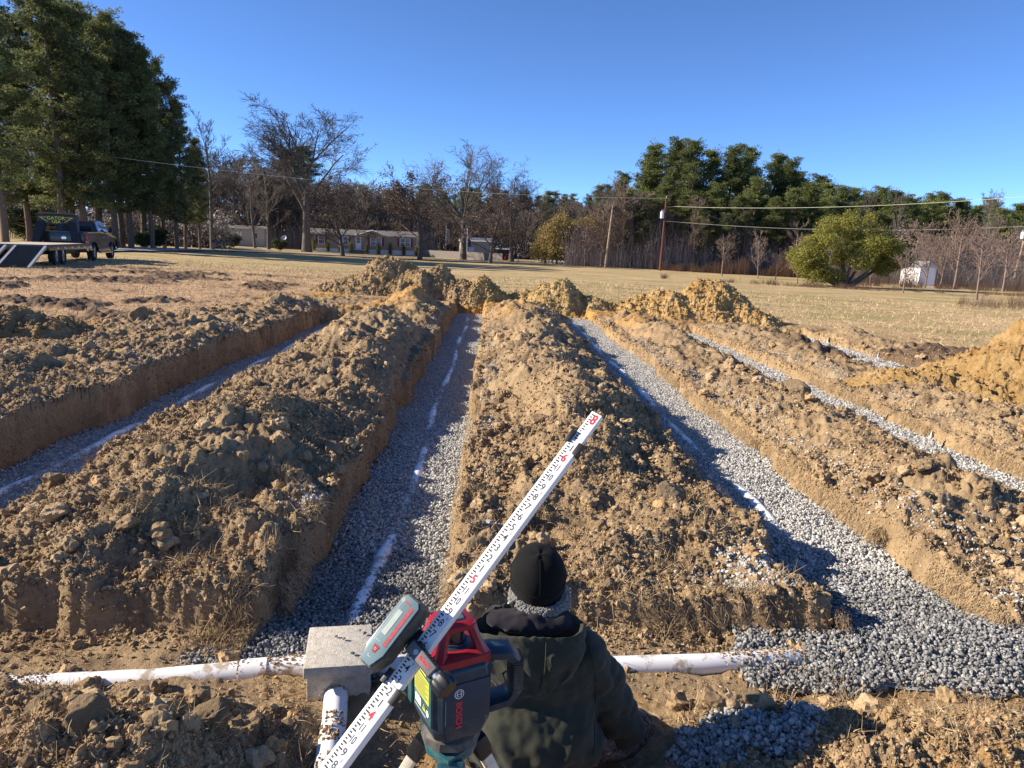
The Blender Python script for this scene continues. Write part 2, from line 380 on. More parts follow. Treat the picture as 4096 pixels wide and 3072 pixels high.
def stone_scatter(P,S,rng,nface='ico'):
    """angular stones from octahedra with chopped corners; P (n,3) centres, S (n,) size"""
    base_=np.array([[1,0,0],[-1,0,0],[0,1,0],[0,-1,0],[0,0,1],[0,0,-1]],float)
    f=np.array([[0,2,4],[2,1,4],[1,3,4],[3,0,4],[2,0,5],[1,2,5],[3,1,5],[0,3,5]])
    if nface=='ico':
        p=(1+5**.5)/2
        base_=np.array([[-1,p,0],[1,p,0],[-1,-p,0],[1,-p,0],[0,-1,p],[0,1,p],[0,-1,-p],[0,1,-p],[p,0,-1],[p,0,1],[-p,0,-1],[-p,0,1]])/1.9
        f=np.array([[0,11,5],[0,5,1],[0,1,7],[0,7,10],[0,10,11],[1,5,9],[5,11,4],[11,10,2],[10,7,6],[7,1,8],[3,9,4],[3,4,2],[3,2,6],[3,6,8],[3,8,9],[4,9,5],[2,4,11],[6,2,10],[8,6,7],[9,8,1]])
    n=len(P);k=len(base_)
    sc=rng.uniform(.6,1.15,(n,1,3))
    v=base_[None]*rng.uniform(.72,1.2,(n,k,1))*sc
    q=rng.normal(size=(n,4));q/=np.linalg.norm(q,axis=1,keepdims=True)
    w,x,y,z=q.T
    R=np.stack([1-2*(y*y+z*z),2*(x*y-z*w),2*(x*z+y*w),2*(x*y+z*w),1-2*(x*x+z*z),2*(y*z-x*w),2*(x*z-y*w),2*(y*z+x*w),1-2*(x*x+y*y)],-1).reshape(n,3,3)
    v=np.einsum('nij,nkj->nki',R,v)*S[:,None,None]+P[:,None,:]
    F_=f[None]+(np.arange(n)*k)[:,None,None]
    return v.reshape(-1,3),F_.reshape(-1,3),k
def build_gravel():
    rng=np.random.default_rng(5);Vs=[];Fs=[];R=[];D=[];off=0
    def add(v,f,r,d):
        nonlocal off
        Vs.append(v);Fs.append(f+off);R.append(r);D.append(d);off+=len(v)
    # bed sheets
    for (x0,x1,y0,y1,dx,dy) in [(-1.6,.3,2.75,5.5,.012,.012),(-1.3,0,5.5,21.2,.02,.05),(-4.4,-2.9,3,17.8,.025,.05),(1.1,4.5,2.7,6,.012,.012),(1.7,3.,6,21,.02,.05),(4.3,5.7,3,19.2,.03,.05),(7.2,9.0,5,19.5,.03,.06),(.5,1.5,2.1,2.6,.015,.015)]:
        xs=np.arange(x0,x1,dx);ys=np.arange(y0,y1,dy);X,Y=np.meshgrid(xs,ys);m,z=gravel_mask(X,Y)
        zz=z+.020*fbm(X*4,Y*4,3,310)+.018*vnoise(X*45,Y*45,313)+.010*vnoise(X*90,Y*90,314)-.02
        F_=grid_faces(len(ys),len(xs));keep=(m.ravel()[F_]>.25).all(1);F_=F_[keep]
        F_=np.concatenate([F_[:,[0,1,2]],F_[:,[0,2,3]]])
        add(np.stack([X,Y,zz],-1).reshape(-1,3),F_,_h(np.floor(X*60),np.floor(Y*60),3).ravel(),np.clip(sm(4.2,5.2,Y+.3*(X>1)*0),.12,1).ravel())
    def stones(n,x0,x1,y0,y1,s0,s1,kind,pw=1.,dz=0.01,dust=None,mask=True,zf=None):
        X=rng.uniform(x0,x1,n);Y=y0+(y1-y0)*rng.uniform(0,1,n)**pw
        if mask:
            m,z=gravel_mask(X,Y);k=m>rng.uniform(.2,.7,n);X,Y,z=X[k],Y[k],z[k]
            z=z+.020*fbm(X*4,Y*4,3,310)+rng.uniform(-.012,dz,len(X))
        else:
            z=zf(X,Y)+rng.uniform(0,.006,n)
        S=(s0+(s1-s0)*1.15*rng.uniform(0,1,len(X))**1.7)*.86
        v,f,k=stone_scatter(np.stack([X,Y,z],-1),S,rng,kind)
        r=np.repeat(rng.uniform(0,1,len(X)),k)
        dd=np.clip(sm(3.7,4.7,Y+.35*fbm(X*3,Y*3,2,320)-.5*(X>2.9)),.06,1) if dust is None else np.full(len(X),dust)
        add(v,f,r,np.repeat(dd,k))
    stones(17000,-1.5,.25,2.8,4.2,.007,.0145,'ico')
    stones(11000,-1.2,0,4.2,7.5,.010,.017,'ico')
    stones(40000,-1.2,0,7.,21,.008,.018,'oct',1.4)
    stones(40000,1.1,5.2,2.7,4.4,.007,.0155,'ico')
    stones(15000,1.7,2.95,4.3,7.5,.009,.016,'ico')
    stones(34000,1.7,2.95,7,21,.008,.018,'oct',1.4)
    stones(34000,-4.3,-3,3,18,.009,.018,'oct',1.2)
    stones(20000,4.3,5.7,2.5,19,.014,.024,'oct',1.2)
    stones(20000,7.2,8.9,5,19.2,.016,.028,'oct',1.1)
    stones(6000,.6,1.4,2.2,2.6,.007,.016,'ico',dz=.03,dust=.25)
    # stone spilled on the rims
    gzz=lambda X,Y:ground_z(X,Y)[0]
    def spill(n,cx,cy,rx,ry,dust=.9,s=(.009,.016)):
        X=cx+rng.normal(size=n)*rx;Y=cy+rng.normal(size=n)*ry
        S=rng.uniform(*s,n);v,f,k=stone_scatter(np.stack([X,Y,gzz(X,Y)+.004],-1),S,rng,'oct')
        add(v,f,np.repeat(rng.uniform(.2,1,n),k),np.full(n*k,dust))
    for y in np.arange(4.2,19,.55):
        spill(int(rng.uniform(20,120)),2.95+rng.uniform(0,.2),y,.10,.25)
        spill(int(rng.uniform(10,90)),5.75,y,.12,.25)
        if y>6:spill(int(rng.uniform(10,80)),8.6,y,.12,.25)
        if rng.uniform()<.45:spill(int(rng.uniform(10,110)),-.05+rng.uniform(-.03,.1),y,.06,.18)
        if rng.uniform()<.4:spill(int(rng.uniform(10,90)),-4.35,y,.12,.2)
        if rng.uniform()<.35:spill(int(rng.uniform(10,90)),-1.2,y,.07,.15)
    spill(700,1.62,3.85,.10,.16);spill(350,1.45,3.62,.12,.08);spill(260,-1.16,4.5,.05,.12);spill(500,3.2,3.6,.25,.12);spill(300,3.5,4.2,.3,.3)
    V=np.concatenate(Vs);Fc=np.concatenate(Fs)
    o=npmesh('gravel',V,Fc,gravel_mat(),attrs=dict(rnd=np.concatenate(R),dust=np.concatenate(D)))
    tag(o,'crushed grey drain stone filling the trenches and spilling at their near ends','gravel',kind='stuff')
build_gravel()
# ------------------------------------------------------------------ loose clods and roots
def clod_mat():
    m,t,b=nt('loose soil lumps');n=N(t);co=n.coord();r=n.attr('rnd')
    c=n.ramp(r,[(0,(.19,.13,.075)),(.5,(.38,.27,.15)),(.85,(.50,.37,.22)),(1,(.48,.28,.11))])
    c=n.mix(n.ramp(n.noise(co,60,4,.7),[(.35,0.),(.75,.6)]),c,(.18,.12,.07))
    n.l(c,b.inputs['Base Color']);b.inputs['Roughness'].default_value=.97;b.inputs['Specular IOR Level'].default_value=.1
    n.l(n.bump(n.noise(co,120,4,.7),.8,.006),b.inputs['Normal']);return m
def build_clods():
    rng=np.random.default_rng(8);Vs=[];Fs=[];R=[];off=0
    def batch(n,x0,x1,y0,y1,s0,s1,kind,pw,thr):
        nonlocal off
        u=rng.uniform(0,1,n)**pw;Y=y0*(y1/y0)**u;X=rng.uniform(-1,1,n)*(1.2+.80*Y)
        k=(X>x0)&(X<x1);X,Y=X[k],Y[k]
        z,a=ground_z(X,Y);ok=(a['dirt']>.5)&(a['tm']<.15)&((a['cm']<.5)|(rng.uniform(size=len(X))<.12))&((a['pit']*(Y<2.7)<.5)|(rng.uniform(size=len(X))<.15))&(fbm(X*1.2,Y*1.2,3,400)>thr)
        X,Y,z=X[ok],Y[ok],z[ok]
        S=s0+(s1-s0)*rng.uniform(0,1,len(X))**3
        v,f,kk=stone_scatter(np.stack([X,Y,z+S*.25],-1),S,rng,kind)
        Vs.append(v);Fs.append(f+off);off+=len(v);R.append(np.repeat(rng.uniform(0,.97,len(X)),kk))
    batch(230000,-9,12,1.5,6.5,.0035,.013,'oct',1.,-.35)
    batch(9000,-9,12,1.6,8,.008,.030,'ico',1.,-.1)
    batch(90000,-12,14,5,20,.009,.026,'oct',1.2,-.3)
    batch(1600,-12,14,6,20,.02,.055,'ico',1.,0.)
    # irregular medium clods
    bm=bmesh.new();bmesh.ops.create_icosphere(bm,subdivisions=3,radius=1);TV=np.array([q.co[:] for q in bm.verts]);TF=np.array([[q.index for q in f.verts] for f in bm.faces]);bm.free()
    vars_=[]
    for k in range(9):
        r=np.full(len(TV),9.)
        for i in range(9):
            nn=rng.normal(size=3);nn/=np.linalg.norm(nn);dd=TV@nn;r=np.minimum(r,np.where(dd>.05,rng.uniform(.55,.95)/np.clip(dd,.05,1),9))
        r=np.minimum(r,1.1);q=TV*2.3+k*7;r=r*(1+.45*fbm(q[:,0]+q[:,2]*.8,q[:,1]-q[:,2]*.6,3,k)+.22*vnoise(q[:,0]*3.4+q[:,2]*2.,q[:,1]*3.4-q[:,2]*3.,k+9)+.12*vnoise(q[:,0]*8+q[:,2]*6.,q[:,1]*8-q[:,2]*7.,k+19))
        vars_.append(TV*r[:,None])
    n=5200;u=rng.uniform(0,1,n);Y=1.6*(17/1.6)**u;X=rng.uniform(-1,1,n)*(1.2+.8*Y);z,a=ground_z(X,Y)
    ok=(a['dirt']>.5)&(a['tm']<.1)&((a['cm']<.4)|(rng.uniform(size=n)<.15))&((a['pit']*(Y<2.7)<.4)|(rng.uniform(size=n)<.12))&(fbm(X*1.4,Y*1.4,3,430)>-.08);X,Y,z=X[ok],Y[ok],z[ok];n=len(X)
    S=(.010+.050*rng.uniform(0,1,n)**3.2)*(1+Y/16)
    for i in range(n):
        Rm=np.array(Matrix.Rotation(rng.uniform(0,6.28),3,'Z')@Matrix.Rotation(rng.uniform(0,6.28),3,'X'));v=(vars_[i%9]@Rm.T)*S[i]*np.array([1,1,.8])+np.array([X[i],Y[i],z[i]+S[i]*.25])
        Vs.append(v);Fs.append(TF+off);off+=len(v);R.append(np.full(len(v),rng.uniform(.2,.95)))
    # crumbs stuck to the cut faces and fallen along their feet
    for i,(a,b,y0,y1,zf) in enumerate(TR):
        for side in (0,1):
            for (n,ya,yb,s0,s1) in ((9000,y0,8.5,.004,.016),(7000,8.5,y1,.010,.028)):
                if yb<=ya:continue
                Y=rng.uniform(max(ya,3.2),yb,n);X=(a if side==0 else b)+rng.normal(size=n)*.055+(.02 if side else -.02)
                z,_a=ground_z(X,Y);S=s0+(s1-s0)*rng.uniform(0,1,n)**3;k=(_a['tm']>.02)&(_a['cm']<.4)&(z>zf-.04);X,Y,z,S=X[k],Y[k],z[k],S[k]
                v,f,kk=stone_scatter(np.stack([X,Y,z+S*.2],-1),S,rng,'oct');Vs.append(v);Fs.append(f+off);off+=len(v);R.append(np.repeat(rng.uniform(0,.8,len(X)),kk))
    n=16000;X=rng.uniform(-6,4.5,n);Y=3.30+rng.normal(size=n)*.09;z,_a=ground_z(X,Y);S=.004+.016*rng.uniform(0,1,n)**3;k=(_a['tm']<.3);X,Y,z,S=X[k],Y[k],z[k],S[k]
    v,f,kk=stone_scatter(np.stack([X,Y,z+S*.2],-1),S,rng,'oct');Vs.append(v);Fs.append(f+off);off+=len(v);R.append(np.repeat(rng.uniform(0,.8,len(X)),kk))
    o=npmesh('dirt_clods',np.concatenate(Vs),np.concatenate(Fs),clod_mat(),smooth=False,attrs=dict(rnd=np.concatenate(R)))
    tag(o,'loose crumbs and lumps of tan soil strewn over the spoil ridges','soil clods',kind='stuff')
build_clods()
def blades(P,L,W,rng,lean=.8,seg=2,updir=None):
    """curved ribbons rooted at P"""
    n=len(P);a=rng.uniform(0,2*PI,n);el=np.clip(rng.normal(.5,lean,n),-.6,1.5)
    d=np.stack([np.cos(a)*np.cos(el),np.sin(a)*np.cos(el),np.sin(el)],-1)
    side=np.cross(d,rng.normal(size=(n,3)));side/=np.linalg.norm(side,axis=1,keepdims=True)+1e-9
    bend=rng.normal(size=(n,3))*.35;bend[:,2]-=.25
    V=[];
    for i in range(seg+1):
        t=i/seg;c=P+(d*t+bend*t*t)*L[:,None];w_=(W*(1-.75*t))[:,None]
        V+=[c-side*w_,c+side*w_]
    V=np.stack(V,1);k=2*(seg+1)
    F_=[]
    for i in range(seg):F_.append([2*i,2*i+1,2*i+3,2*i+2])
    F_=np.array(F_)[None]+(np.arange(n)*k)[:,None,None]
    return V.reshape(-1,3),F_.reshape(-1,4),k
def grass_mat(name='dry roots and grass',cols=((.15,.10,.06),(.34,.24,.13),(.55,.42,.25))):
    m,t,b=nt(name);n=N(t);r=n.attr('rnd')
    n.l(n.ramp(r,[(0,cols[0]),(.5,cols[1]),(1,cols[2])]),b.inputs['Base Color']);b.inputs['Roughness'].default_value=.8
    b.inputs['Specular IOR Level'].default_value=.2;return m
def build_roots():
    rng=np.random.default_rng(21);Vs=[];Fs=[];R=[];off=0
    def tufts(cs,per,rad,L0,L1,W):
        nonlocal off
        W=W*1.45;per=int(per*1.3)
        cs=np.asarray(cs);n=len(cs)*per;c=np.repeat(cs,per,0)
        X=c[:,0]+rng.normal(size=n)*rad;Y=c[:,1]+rng.normal(size=n)*rad
        z,a=ground_z(X,Y);k=(a['tm']<.3)
        X,Y,z=X[k],Y[k],z[k];n=len(X)
        v,f,kk=blades(np.stack([X,Y,z+rng.uniform(-.01,.02,n)],-1),rng.uniform(L0,L1,n),np.full(n,W),rng)
        Vs.append(v);Fs.append(f+off);off+=len(v);R.append(np.repeat(rng.uniform(0,1,n),kk))
    def P(l):return [tuple(ghit(u,v))[:2] for u,v in l]
    tufts(P([(900,2050),(850,1980),(720,2130),(560,2100),(470,1760),(620,1790),(300,1900),(1250,2080),(1290,2250),(1200,2330),(180,2080),(820,2220),(700,2300),(1130,1960)]),260,.055,.03,.09,.0012)
    tufts(P([(1230,1780),(1900,1980),(1880,2150),(2120,2090),(2330,1900),(2300,2150),(1830,2170),(2400,2330),(2640,2250),(2700,2300),(2850,2150),(2650,1720),(2560,1450),(2750,2000),(1900,1750),(1850,1650),(3050,1900),(3200,1950),(3400,2250),(3330,2180),(3200,2230),(3600,2280),(3900,2300)]),200,.08,.03,.09,.0014)
    tufts(P([(3200,2730),(3300,2760),(3400,2820),(3100,2790),(3700,2900),(3800,2980),(2750,2900),(3350,2950),(880,2560),(950,2600),(800,2570),(960,2480),(2800,2540),(2650,2530),(780,2960),(860,2990),(3000,2400),(2900,2390),(3130,2370),(2500,2380),(960,2420),(1100,2250)]),170,.05,.03,.10,.0011)
    # root hairs hanging from the cut lips
    for i,(a,b,y0,y1,zf) in enumerate(TR):
        for side in (0,1):
            n=11000;Y=max(3.3,y0)+(12-3.3)*rng.uniform(0,1,n)**1.4;X=(a if side==0 else b)+rng.normal(size=n)*.02+(-.015 if side==0 else .015);k=fbm(Y*1.6,X,2,510+i)>-.12;X,Y=X[k],Y[k];n=len(X)
            z,_a=ground_z(X,Y);zt=base(X,Y);zz=zf+(zt-zf)*rng.uniform(.25,1.05,n);L_=rng.uniform(.025,.085,n);sx=(1 if side==0 else -1)
            p0=np.stack([X+sx*.035,Y,zz],-1);d=np.stack([sx*rng.uniform(.0,.5,n),rng.normal(size=n)*.4,-rng.uniform(.3,1,n)],-1)*L_[:,None];w_=np.stack([np.zeros(n),np.full(n,.0015),np.zeros(n)],-1)
            V=np.stack([p0-w_,p0+w_,p0+d*.5+w_*.8+np.array([sx*.006,0,0]),p0+d*.5-w_*.8+np.array([sx*.006,0,0]),p0+d+w_*.3,p0+d-w_*.3],1)
            F_=(np.array([[0,1,2,3],[3,2,4,5]])[None]+(np.arange(n)*6)[:,None,None]).reshape(-1,4);Vs.append(V.reshape(-1,3));Fs.append(F_+off);off+=n*6;R.append(np.repeat(rng.uniform(0,.8,n),6))
    n=5000;X=rng.uniform(-6,1.8,n);Y=3.33+.10*sm(-.6,.4,X)+rng.normal(size=n)*.02;z=base(X,Y);zz=-.3+(z+.3)*rng.uniform(.3,1.05,n);k=(fbm(X*2,Y*0,3,520)>-.1)&~((X>-1.15)&(X<-.1));p0=np.stack([X,Y-.05,zz],-1)[k];n=len(p0)
    d=np.stack([rng.normal(size=n)*.4,-rng.uniform(0,.5,n),-rng.uniform(.2,1,n)],-1)*rng.uniform(.02,.09,(n,1));w_=np.array([.0011,0,0])
    V=np.stack([p0-w_,p0+w_,p0+d*.5+w_,p0+d*.5-w_,p0+d+w_*.3,p0+d-w_*.3],1);F_=(np.array([[0,1,2,3],[3,2,4,5]])[None]+(np.arange(n)*6)[:,None,None]).reshape(-1,4);Vs.append(V.reshape(-1,3));Fs.append(F_+off);off+=n*6;R.append(np.repeat(rng.uniform(0,.8,n),6))
    # scattered over all soil
    n=9000;u=rng.uniform(0,1,n);Y=1.7*(16/1.7)**u;X=rng.uniform(-1,1,n)*(1+.8*Y)
    k=fbm(X*1.5,Y*1.5,3,500)>.02;cs=np.stack([X[k],Y[k]],-1)
    tufts(cs,7,.03,.02,.06,.0012)
    o=npmesh('dead_roots',np.concatenate(Vs),np.concatenate(Fs),grass_mat(),attrs=dict(rnd=np.concatenate(R)))
    tag(o,'torn roots and dead turf fibres sticking out of the dug soil','roots',kind='stuff')
build_roots()
def build_field_grass():
    rng=np.random.default_rng(22)
    n=90000;u=rng.uniform(0,1,n);Y=9*(42/9)**u;X=rng.uniform(-1,1,n)*(1+.8*Y)
    z,a=ground_z(X,Y);k=(a['dirt']<.4)&(a['churn']<.5);X,Y,z=X[k],Y[k],z[k];n=len(X)
    v,f,kk=blades(np.stack([X,Y,z],-1),rng.uniform(.03,.09,n)*(1+Y/40),.002+.00022*Y,rng,seg=1)
    o=npmesh('field_grass',v,f,grass_mat('straw grass',((.22,.15,.08),(.50,.37,.20),(.68,.54,.31))),attrs=dict(rnd=np.repeat(rng.uniform(0,1,n),kk)))
    tag(o,'short dormant straw coloured grass of the mown field','grass',kind='stuff')
build_field_grass()
# ------------------------------------------------------------------ heaps of excavated soil
def pile_mat(name,a,b_,c):
    m,t,b=nt(name);n=N(t);co=n.coord()
    x=n.ramp(n.noise(co,2.2,5,.65),[(.3,a),(.5,b_),(.7,c)]);x=n.mix(n.ramp(n.noise(co,14,5,.7),[(.42,0.),(.8,.55)]),x,tuple(i*.55 for i in a))
    n.l(x,b.inputs['Base Color']);b.inputs['Roughness'].default_value=.96;b.inputs['Specular IOR Level'].default_value=.1
    n.l(n.bump(n.noise(co,16,8,.8),1.,.10),b.inputs['Normal']);return m
def pile(label,bumps,mat,ext,dx=.05,seed=0):
    """bumps: (x,y,rx,ry,h)"""
    x0,x1,y0,y1=ext;xs=np.arange(x0,x1,dx);ys=np.arange(y0,y1,dx);X,Y=np.meshgrid(xs,ys)
    g=ground_z(X,Y,False);wx=X+.18*fbm(X*1.5,Y*1.5,3,seed);wy=Y+.18*fbm(X*1.5+9,Y*1.5,3,seed+5)
    h=np.zeros_like(X)
    for (x,y,rx,ry,hh) in bumps:
        d=np.sqrt(((wx-x)/rx)**2+((wy-y)/ry)**2);hb=hh*np.clip(1-d,-.3,1);hb=np.where(d<.25,hh*(.875-2*d*d*.75*1.0+.0),hb)
        h=np.maximum(h,hb)
    on=sm(-.02,.12,h)
    hh=h*(1+.25*fbm(X*1.1,Y*1.1,3,seed+9))+on*(.05*clods(X+.1*vnoise(X*5,Y*5,seed),Y,.30,.25,seed+11)+.05*clods(X+.03*vnoise(X*15,Y*15,seed),Y,.15,.35,seed+15)+.06*clods(X,Y,.09,.6,seed+19)+.05*vnoise(X*11,Y*11,seed+33)+.03*vnoise(X*20,Y*20,seed+34)+.10*fbm(X*3,Y*3,4,seed+23)+.03*bil(X*6,Y*6,2,seed+25)*.6)
    # little slides: erosion steps
    hh+=on*(.045*bil(X*1.6,Y*1.6,3,seed+29)-.02)
    z=g+np.where(h>0,hh-.03,-.3)
    F_=grid_faces(len(ys),len(xs));keep=(h.ravel()[F_]>.0).any(1);F_=F_[keep]
    used=np.unique(F_);mp=np.full(X.size,-1);mp[used]=np.arange(len(used))
    V0=np.stack([X,Y,z],-1).reshape(-1,3)[used];T0=mp[F_];T0=np.concatenate([T0[:,[0,1,2]],T0[:,[0,2,3]]])
    rg_=np.random.default_rng(seed);pick=V0[rg_.integers(0,len(V0),4200)];pick=pick+rg_.normal(size=pick.shape)*.015
    v,f,k_=stone_scatter(pick,.010+.040*rg_.uniform(0,1,len(pick))**3.5,rg_,'ico')
    o=npmesh('dirt_pile',np.concatenate([V0,v]),np.concatenate([T0,f+len(V0)]),mat,smooth=False)
    tag(o,label,'dirt pile','heaps of excavated soil');return o
PT=pile_mat('tan heap soil',(.33,.22,.11),(.46,.32,.165),(.56,.42,.25))
PO=pile_mat('orange heap sand',(.44,.255,.09),(.60,.39,.16),(.72,.51,.26))
PM=pile_mat('yellow heap soil',(.42,.28,.11),(.58,.41,.18),(.68,.51,.27))
def px(u,Y):   # X at photo column u on the ground at distance Y
    return at_y(u,1120,Y).x
pile('tall tan dirt pile with pointed crest at the far end left of the middle trench',[(px(1560,23),23,2.1,1.6,1.22),(px(1450,23),22.6,1.6,1.1,.62),(px(1660,22.5),22.3,1.3,1.1,.95)],PT,(px(1560,23)-2.8,px(1560,23)+2.8,20.8,25.2),.045,600)
pile('narrow tan dirt pile sloping right beside the tallest pile',[(px(1760,22.5),22.6,1.2,1.2,1.02),(px(1850,22.),22.1,1.0,.9,.75)],PT,(px(1750,22.5)-1.5,px(1850,22)+1.5,20.8,24.2),.045,630)
pile('small tan dirt pile at the head of the middle trench',[(px(1930,22),22.1,.95,1.0,.80)],PM,(px(1930,22)-1.2,px(1930,22)+1.2,20.9,23.5),.045,650)
pile('yellow dirt pile with blocky crest beyond the middle block',[(px(2245,21.8),21.9,1.1,1.2,.85),(px(2200,21.8),22.,.9,1.2,.75),(px(2330,21.5),21.8,1.5,1.0,.45),(px(2110,22),22.3,1.1,.7,.40)],PM,(px(2120,22)-1.8,px(2400,21.5)+1.6,20.4,23.6),.045,670)
pile('long orange dirt pile beyond the right trenches',[(px(2870,21),21.6,2.0,1.6,1.26),(px(2700,21),21.4,2.0,1.3,.85),(px(2600,21),21.,1.0,.8,.35),(px(2990,21),21,1.3,1.2,.55)],PO,(px(2600,21)-2,px(3000,21)+2.4,19.2,23.8),.045,700)
pile('huge orange sand pile cut by the right edge of the view',[(9.9,11.0,3.3,2.6,1.9),(8.0,10.9,2.4,.8,.40),(9.3,9.9,1.8,1.3,.8)],PO,(5.4,12.8,8.3,14),.035,730)
pile('brown dirt pile cut by the left edge of the view',[(-8.9,11.1,1.5,1.4,.75),(-7.3,10.9,1.3,.9,.38)],PT,(-11,-5.6,9.5,13),.04,760)
# ------------------------------------------------------------------ mesh building helpers
class MB:
    def __init__(s):s.bm=bmesh.new()
    def _t(s,vs,M):
        if M is not None: bmesh.ops.transform(s.bm,matrix=M,verts=vs)
    def box(s,x0,x1,y0,y1,z0,z1,M=None,bev=0,seg=2):
        r=bmesh.ops.create_cube(s.bm,size=1);vs=r['verts']
        bmesh.ops.scale(s.bm,vec=(x1-x0,y1-y0,z1-z0),verts=vs);bmesh.ops.translate(s.bm,vec=((x0+x1)/2,(y0+y1)/2,(z0+z1)/2),verts=vs)
        if bev:
            es=list({e for v in vs for e in v.link_edges})
            r=bmesh.ops.bevel(s.bm,geom=es,offset=bev,segments=seg,affect='EDGES',profile=.6);vs=list({v for f in r['faces'] for v in f.verts}|{v for v in vs if v.is_valid})
        s._t(vs,M);return s
    def prism(s,pts,z0,z1,M=None,bev=0,seg=2):
        a=[s.bm.verts.new((x,y,z0)) for x,y in pts];b=[s.bm.verts.new((x,y,z1)) for x,y in pts];n=len(pts)
        fs=[s.bm.faces.new(a[::-1]),s.bm.faces.new(b)]+[s.bm.faces.new((a[i],a[(i+1)%n],b[(i+1)%n],b[i])) for i in range(n)]
        vs=a+b
        if bev:
            es=list({e for f in fs for e in f.edges});r=bmesh.ops.bevel(s.bm,geom=es,offset=bev,segments=seg,affect='EDGES',profile=.6)
            vs=list({v for f in r['faces'] for v in f.verts}|{v for v in vs if v.is_valid})
        s._t(vs,M);return s
    def loft(s,rings,cap=True,M=None):
        R=[[s.bm.verts.new(p) for p in r] for r in rings];n=len(R[0])
        for a,b in zip(R,R[1:]):
            for i in range(n):s.bm.faces.new((a[i],a[(i+1)%n],b[(i+1)%n],b[i]))
        if cap:s.bm.faces.new(R[0][::-1]);s.bm.faces.new(R[-1])
        s._t([v for r in R for v in r],M);return s
    def tube(s,pts,rad,n=8,cap=True,M=None,sq=False):
        pts=[Vector(p) for p in pts];rad=rad if isinstance(rad,(list,tuple)) else [rad]*len(pts);rings=[];up=None
        for i,p in enumerate(pts):
            d=(pts[min(i+1,len(pts)-1)]-pts[max(i-1,0)]).normalized()
            if up is None:up=Vector((0,0,1)) if abs(d.z)<.9 else Vector((1,0,0))
            a=d.cross(up).normalized();b=a.cross(d).normalized();up=b
            rings.append([p+(a*math.cos(2*PI*k/n)+b*math.sin(2*PI*k/n))*rad[i] for k in range(n)])
        return s.loft(rings,cap,M)
    def lathe(s,prof,n=24,M=None):
        return s.loft([[(r*math.cos(2*PI*k/n),r*math.sin(2*PI*k/n),z) for k in range(n)] for r,z in prof],True,M)
    def build(s,name,mat,parent=None,smooth=True,ang=35):
        bmesh.ops.recalc_face_normals(s.bm,faces=s.bm.faces[:])
        me=bpy.data.meshes.new(name);s.bm.to_mesh(me);s.bm.free()
        if mat is not None:me.materials.append(mat)
        if smooth:
            me.polygons.foreach_set('use_smooth',np.ones(len(me.polygons),bool))
            me.set_sharp_from_angle(angle=math.radians(ang))
        return link(bpy.data.objects.new(name,me),parent)
def frame(o,x,y,z):
    """matrix with columns x,y,z at o"""
    m=Matrix.Identity(4)
    for i,c in enumerate((x,y,z,o)):
        for j in range(3):m[j][i]=c[j]
    return m
def text_geo(txt,h,wscale=1.,bold=0.):
    cu=bpy.data.curves.new('t','FONT');cu.body=txt;cu.align_x='CENTER';cu.align_y='CENTER';cu.size=1;cu.offset=bold;cu.extrude=0;cu.resolution_u=3
    o=bpy.data.objects.new('t',cu);C.objects.link(o);dg=bpy.context.evaluated_depsgraph_get();me=bpy.data.meshes.new_from_object(o.evaluated_get(dg))
    V=np.array([v.co[:] for v in me.vertices]);
    me.calc_loop_triangles();T=np.array([t.vertices[:] for t in me.loop_triangles])
    bpy.data.objects.remove(o);bpy.data.curves.remove(cu);bpy.data.meshes.remove(me)
    V[:,1]-=(V[:,1].max()+V[:,1].min())/2;V[:,0]-=(V[:,0].max()+V[:,0].min())/2
    k=h/(V[:,1].max()-V[:,1].min()+1e-9);V*=k;V[:,0]*=wscale;return V,T
class Flat:
    """thin marks laid on a local xy plane, thickness in z"""
    def __init__(s):s.V=[];s.F=[];s.n=0
    def add(s,V,T):
        s.V.append(np.asarray(V,float));s.F.append(np.asarray(T)+s.n);s.n+=len(V)
    def rect(s,x0,x1,y0,y1,z=0):s.add([(x0,y0,z),(x1,y0,z),(x1,y1,z),(x0,y1,z)],[(0,1,2),(0,2,3)])
    def text(s,t,h,cx,cy,ang=0,wscale=1.,bold=0.,z=0):
        V,T=text_geo(t,h,wscale,bold);c,n=math.cos(ang),math.sin(ang)
        V=np.stack([V[:,0]*c-V[:,1]*n+cx,V[:,0]*n+V[:,1]*c+cy,V[:,2]+z],-1);s.add(V,T)
    def ring(s,cx,cy,r0,r1,n=28,z=0):
        a=np.linspace(0,2*PI,n,endpoint=False);V=[(cx+r*math.cos(t),cy+r*math.sin(t),z) for t in a for r in (r0,r1)]
        T=[]
        for i in range(n):
            j=(i+1)%n;T+=[(2*i,2*i+1,2*j+1),(2*i,2*j+1,2*j)]
        s.add(V,T)
    def poly(s,pts,z=0):s.add([(x,y,z) for x,y in pts],[(0,i,i+1) for i in range(1,len(pts)-1)])
    def build(s,name,mat,M,parent=None):
        V=np.concatenate(s.V);V=V@np.array(M.to_3x3()).T+np.array(M.translation)
        return npmesh(name,V,np.concatenate(s.F),mat,parent)
def nrm(v):return Vector(v).normalized()
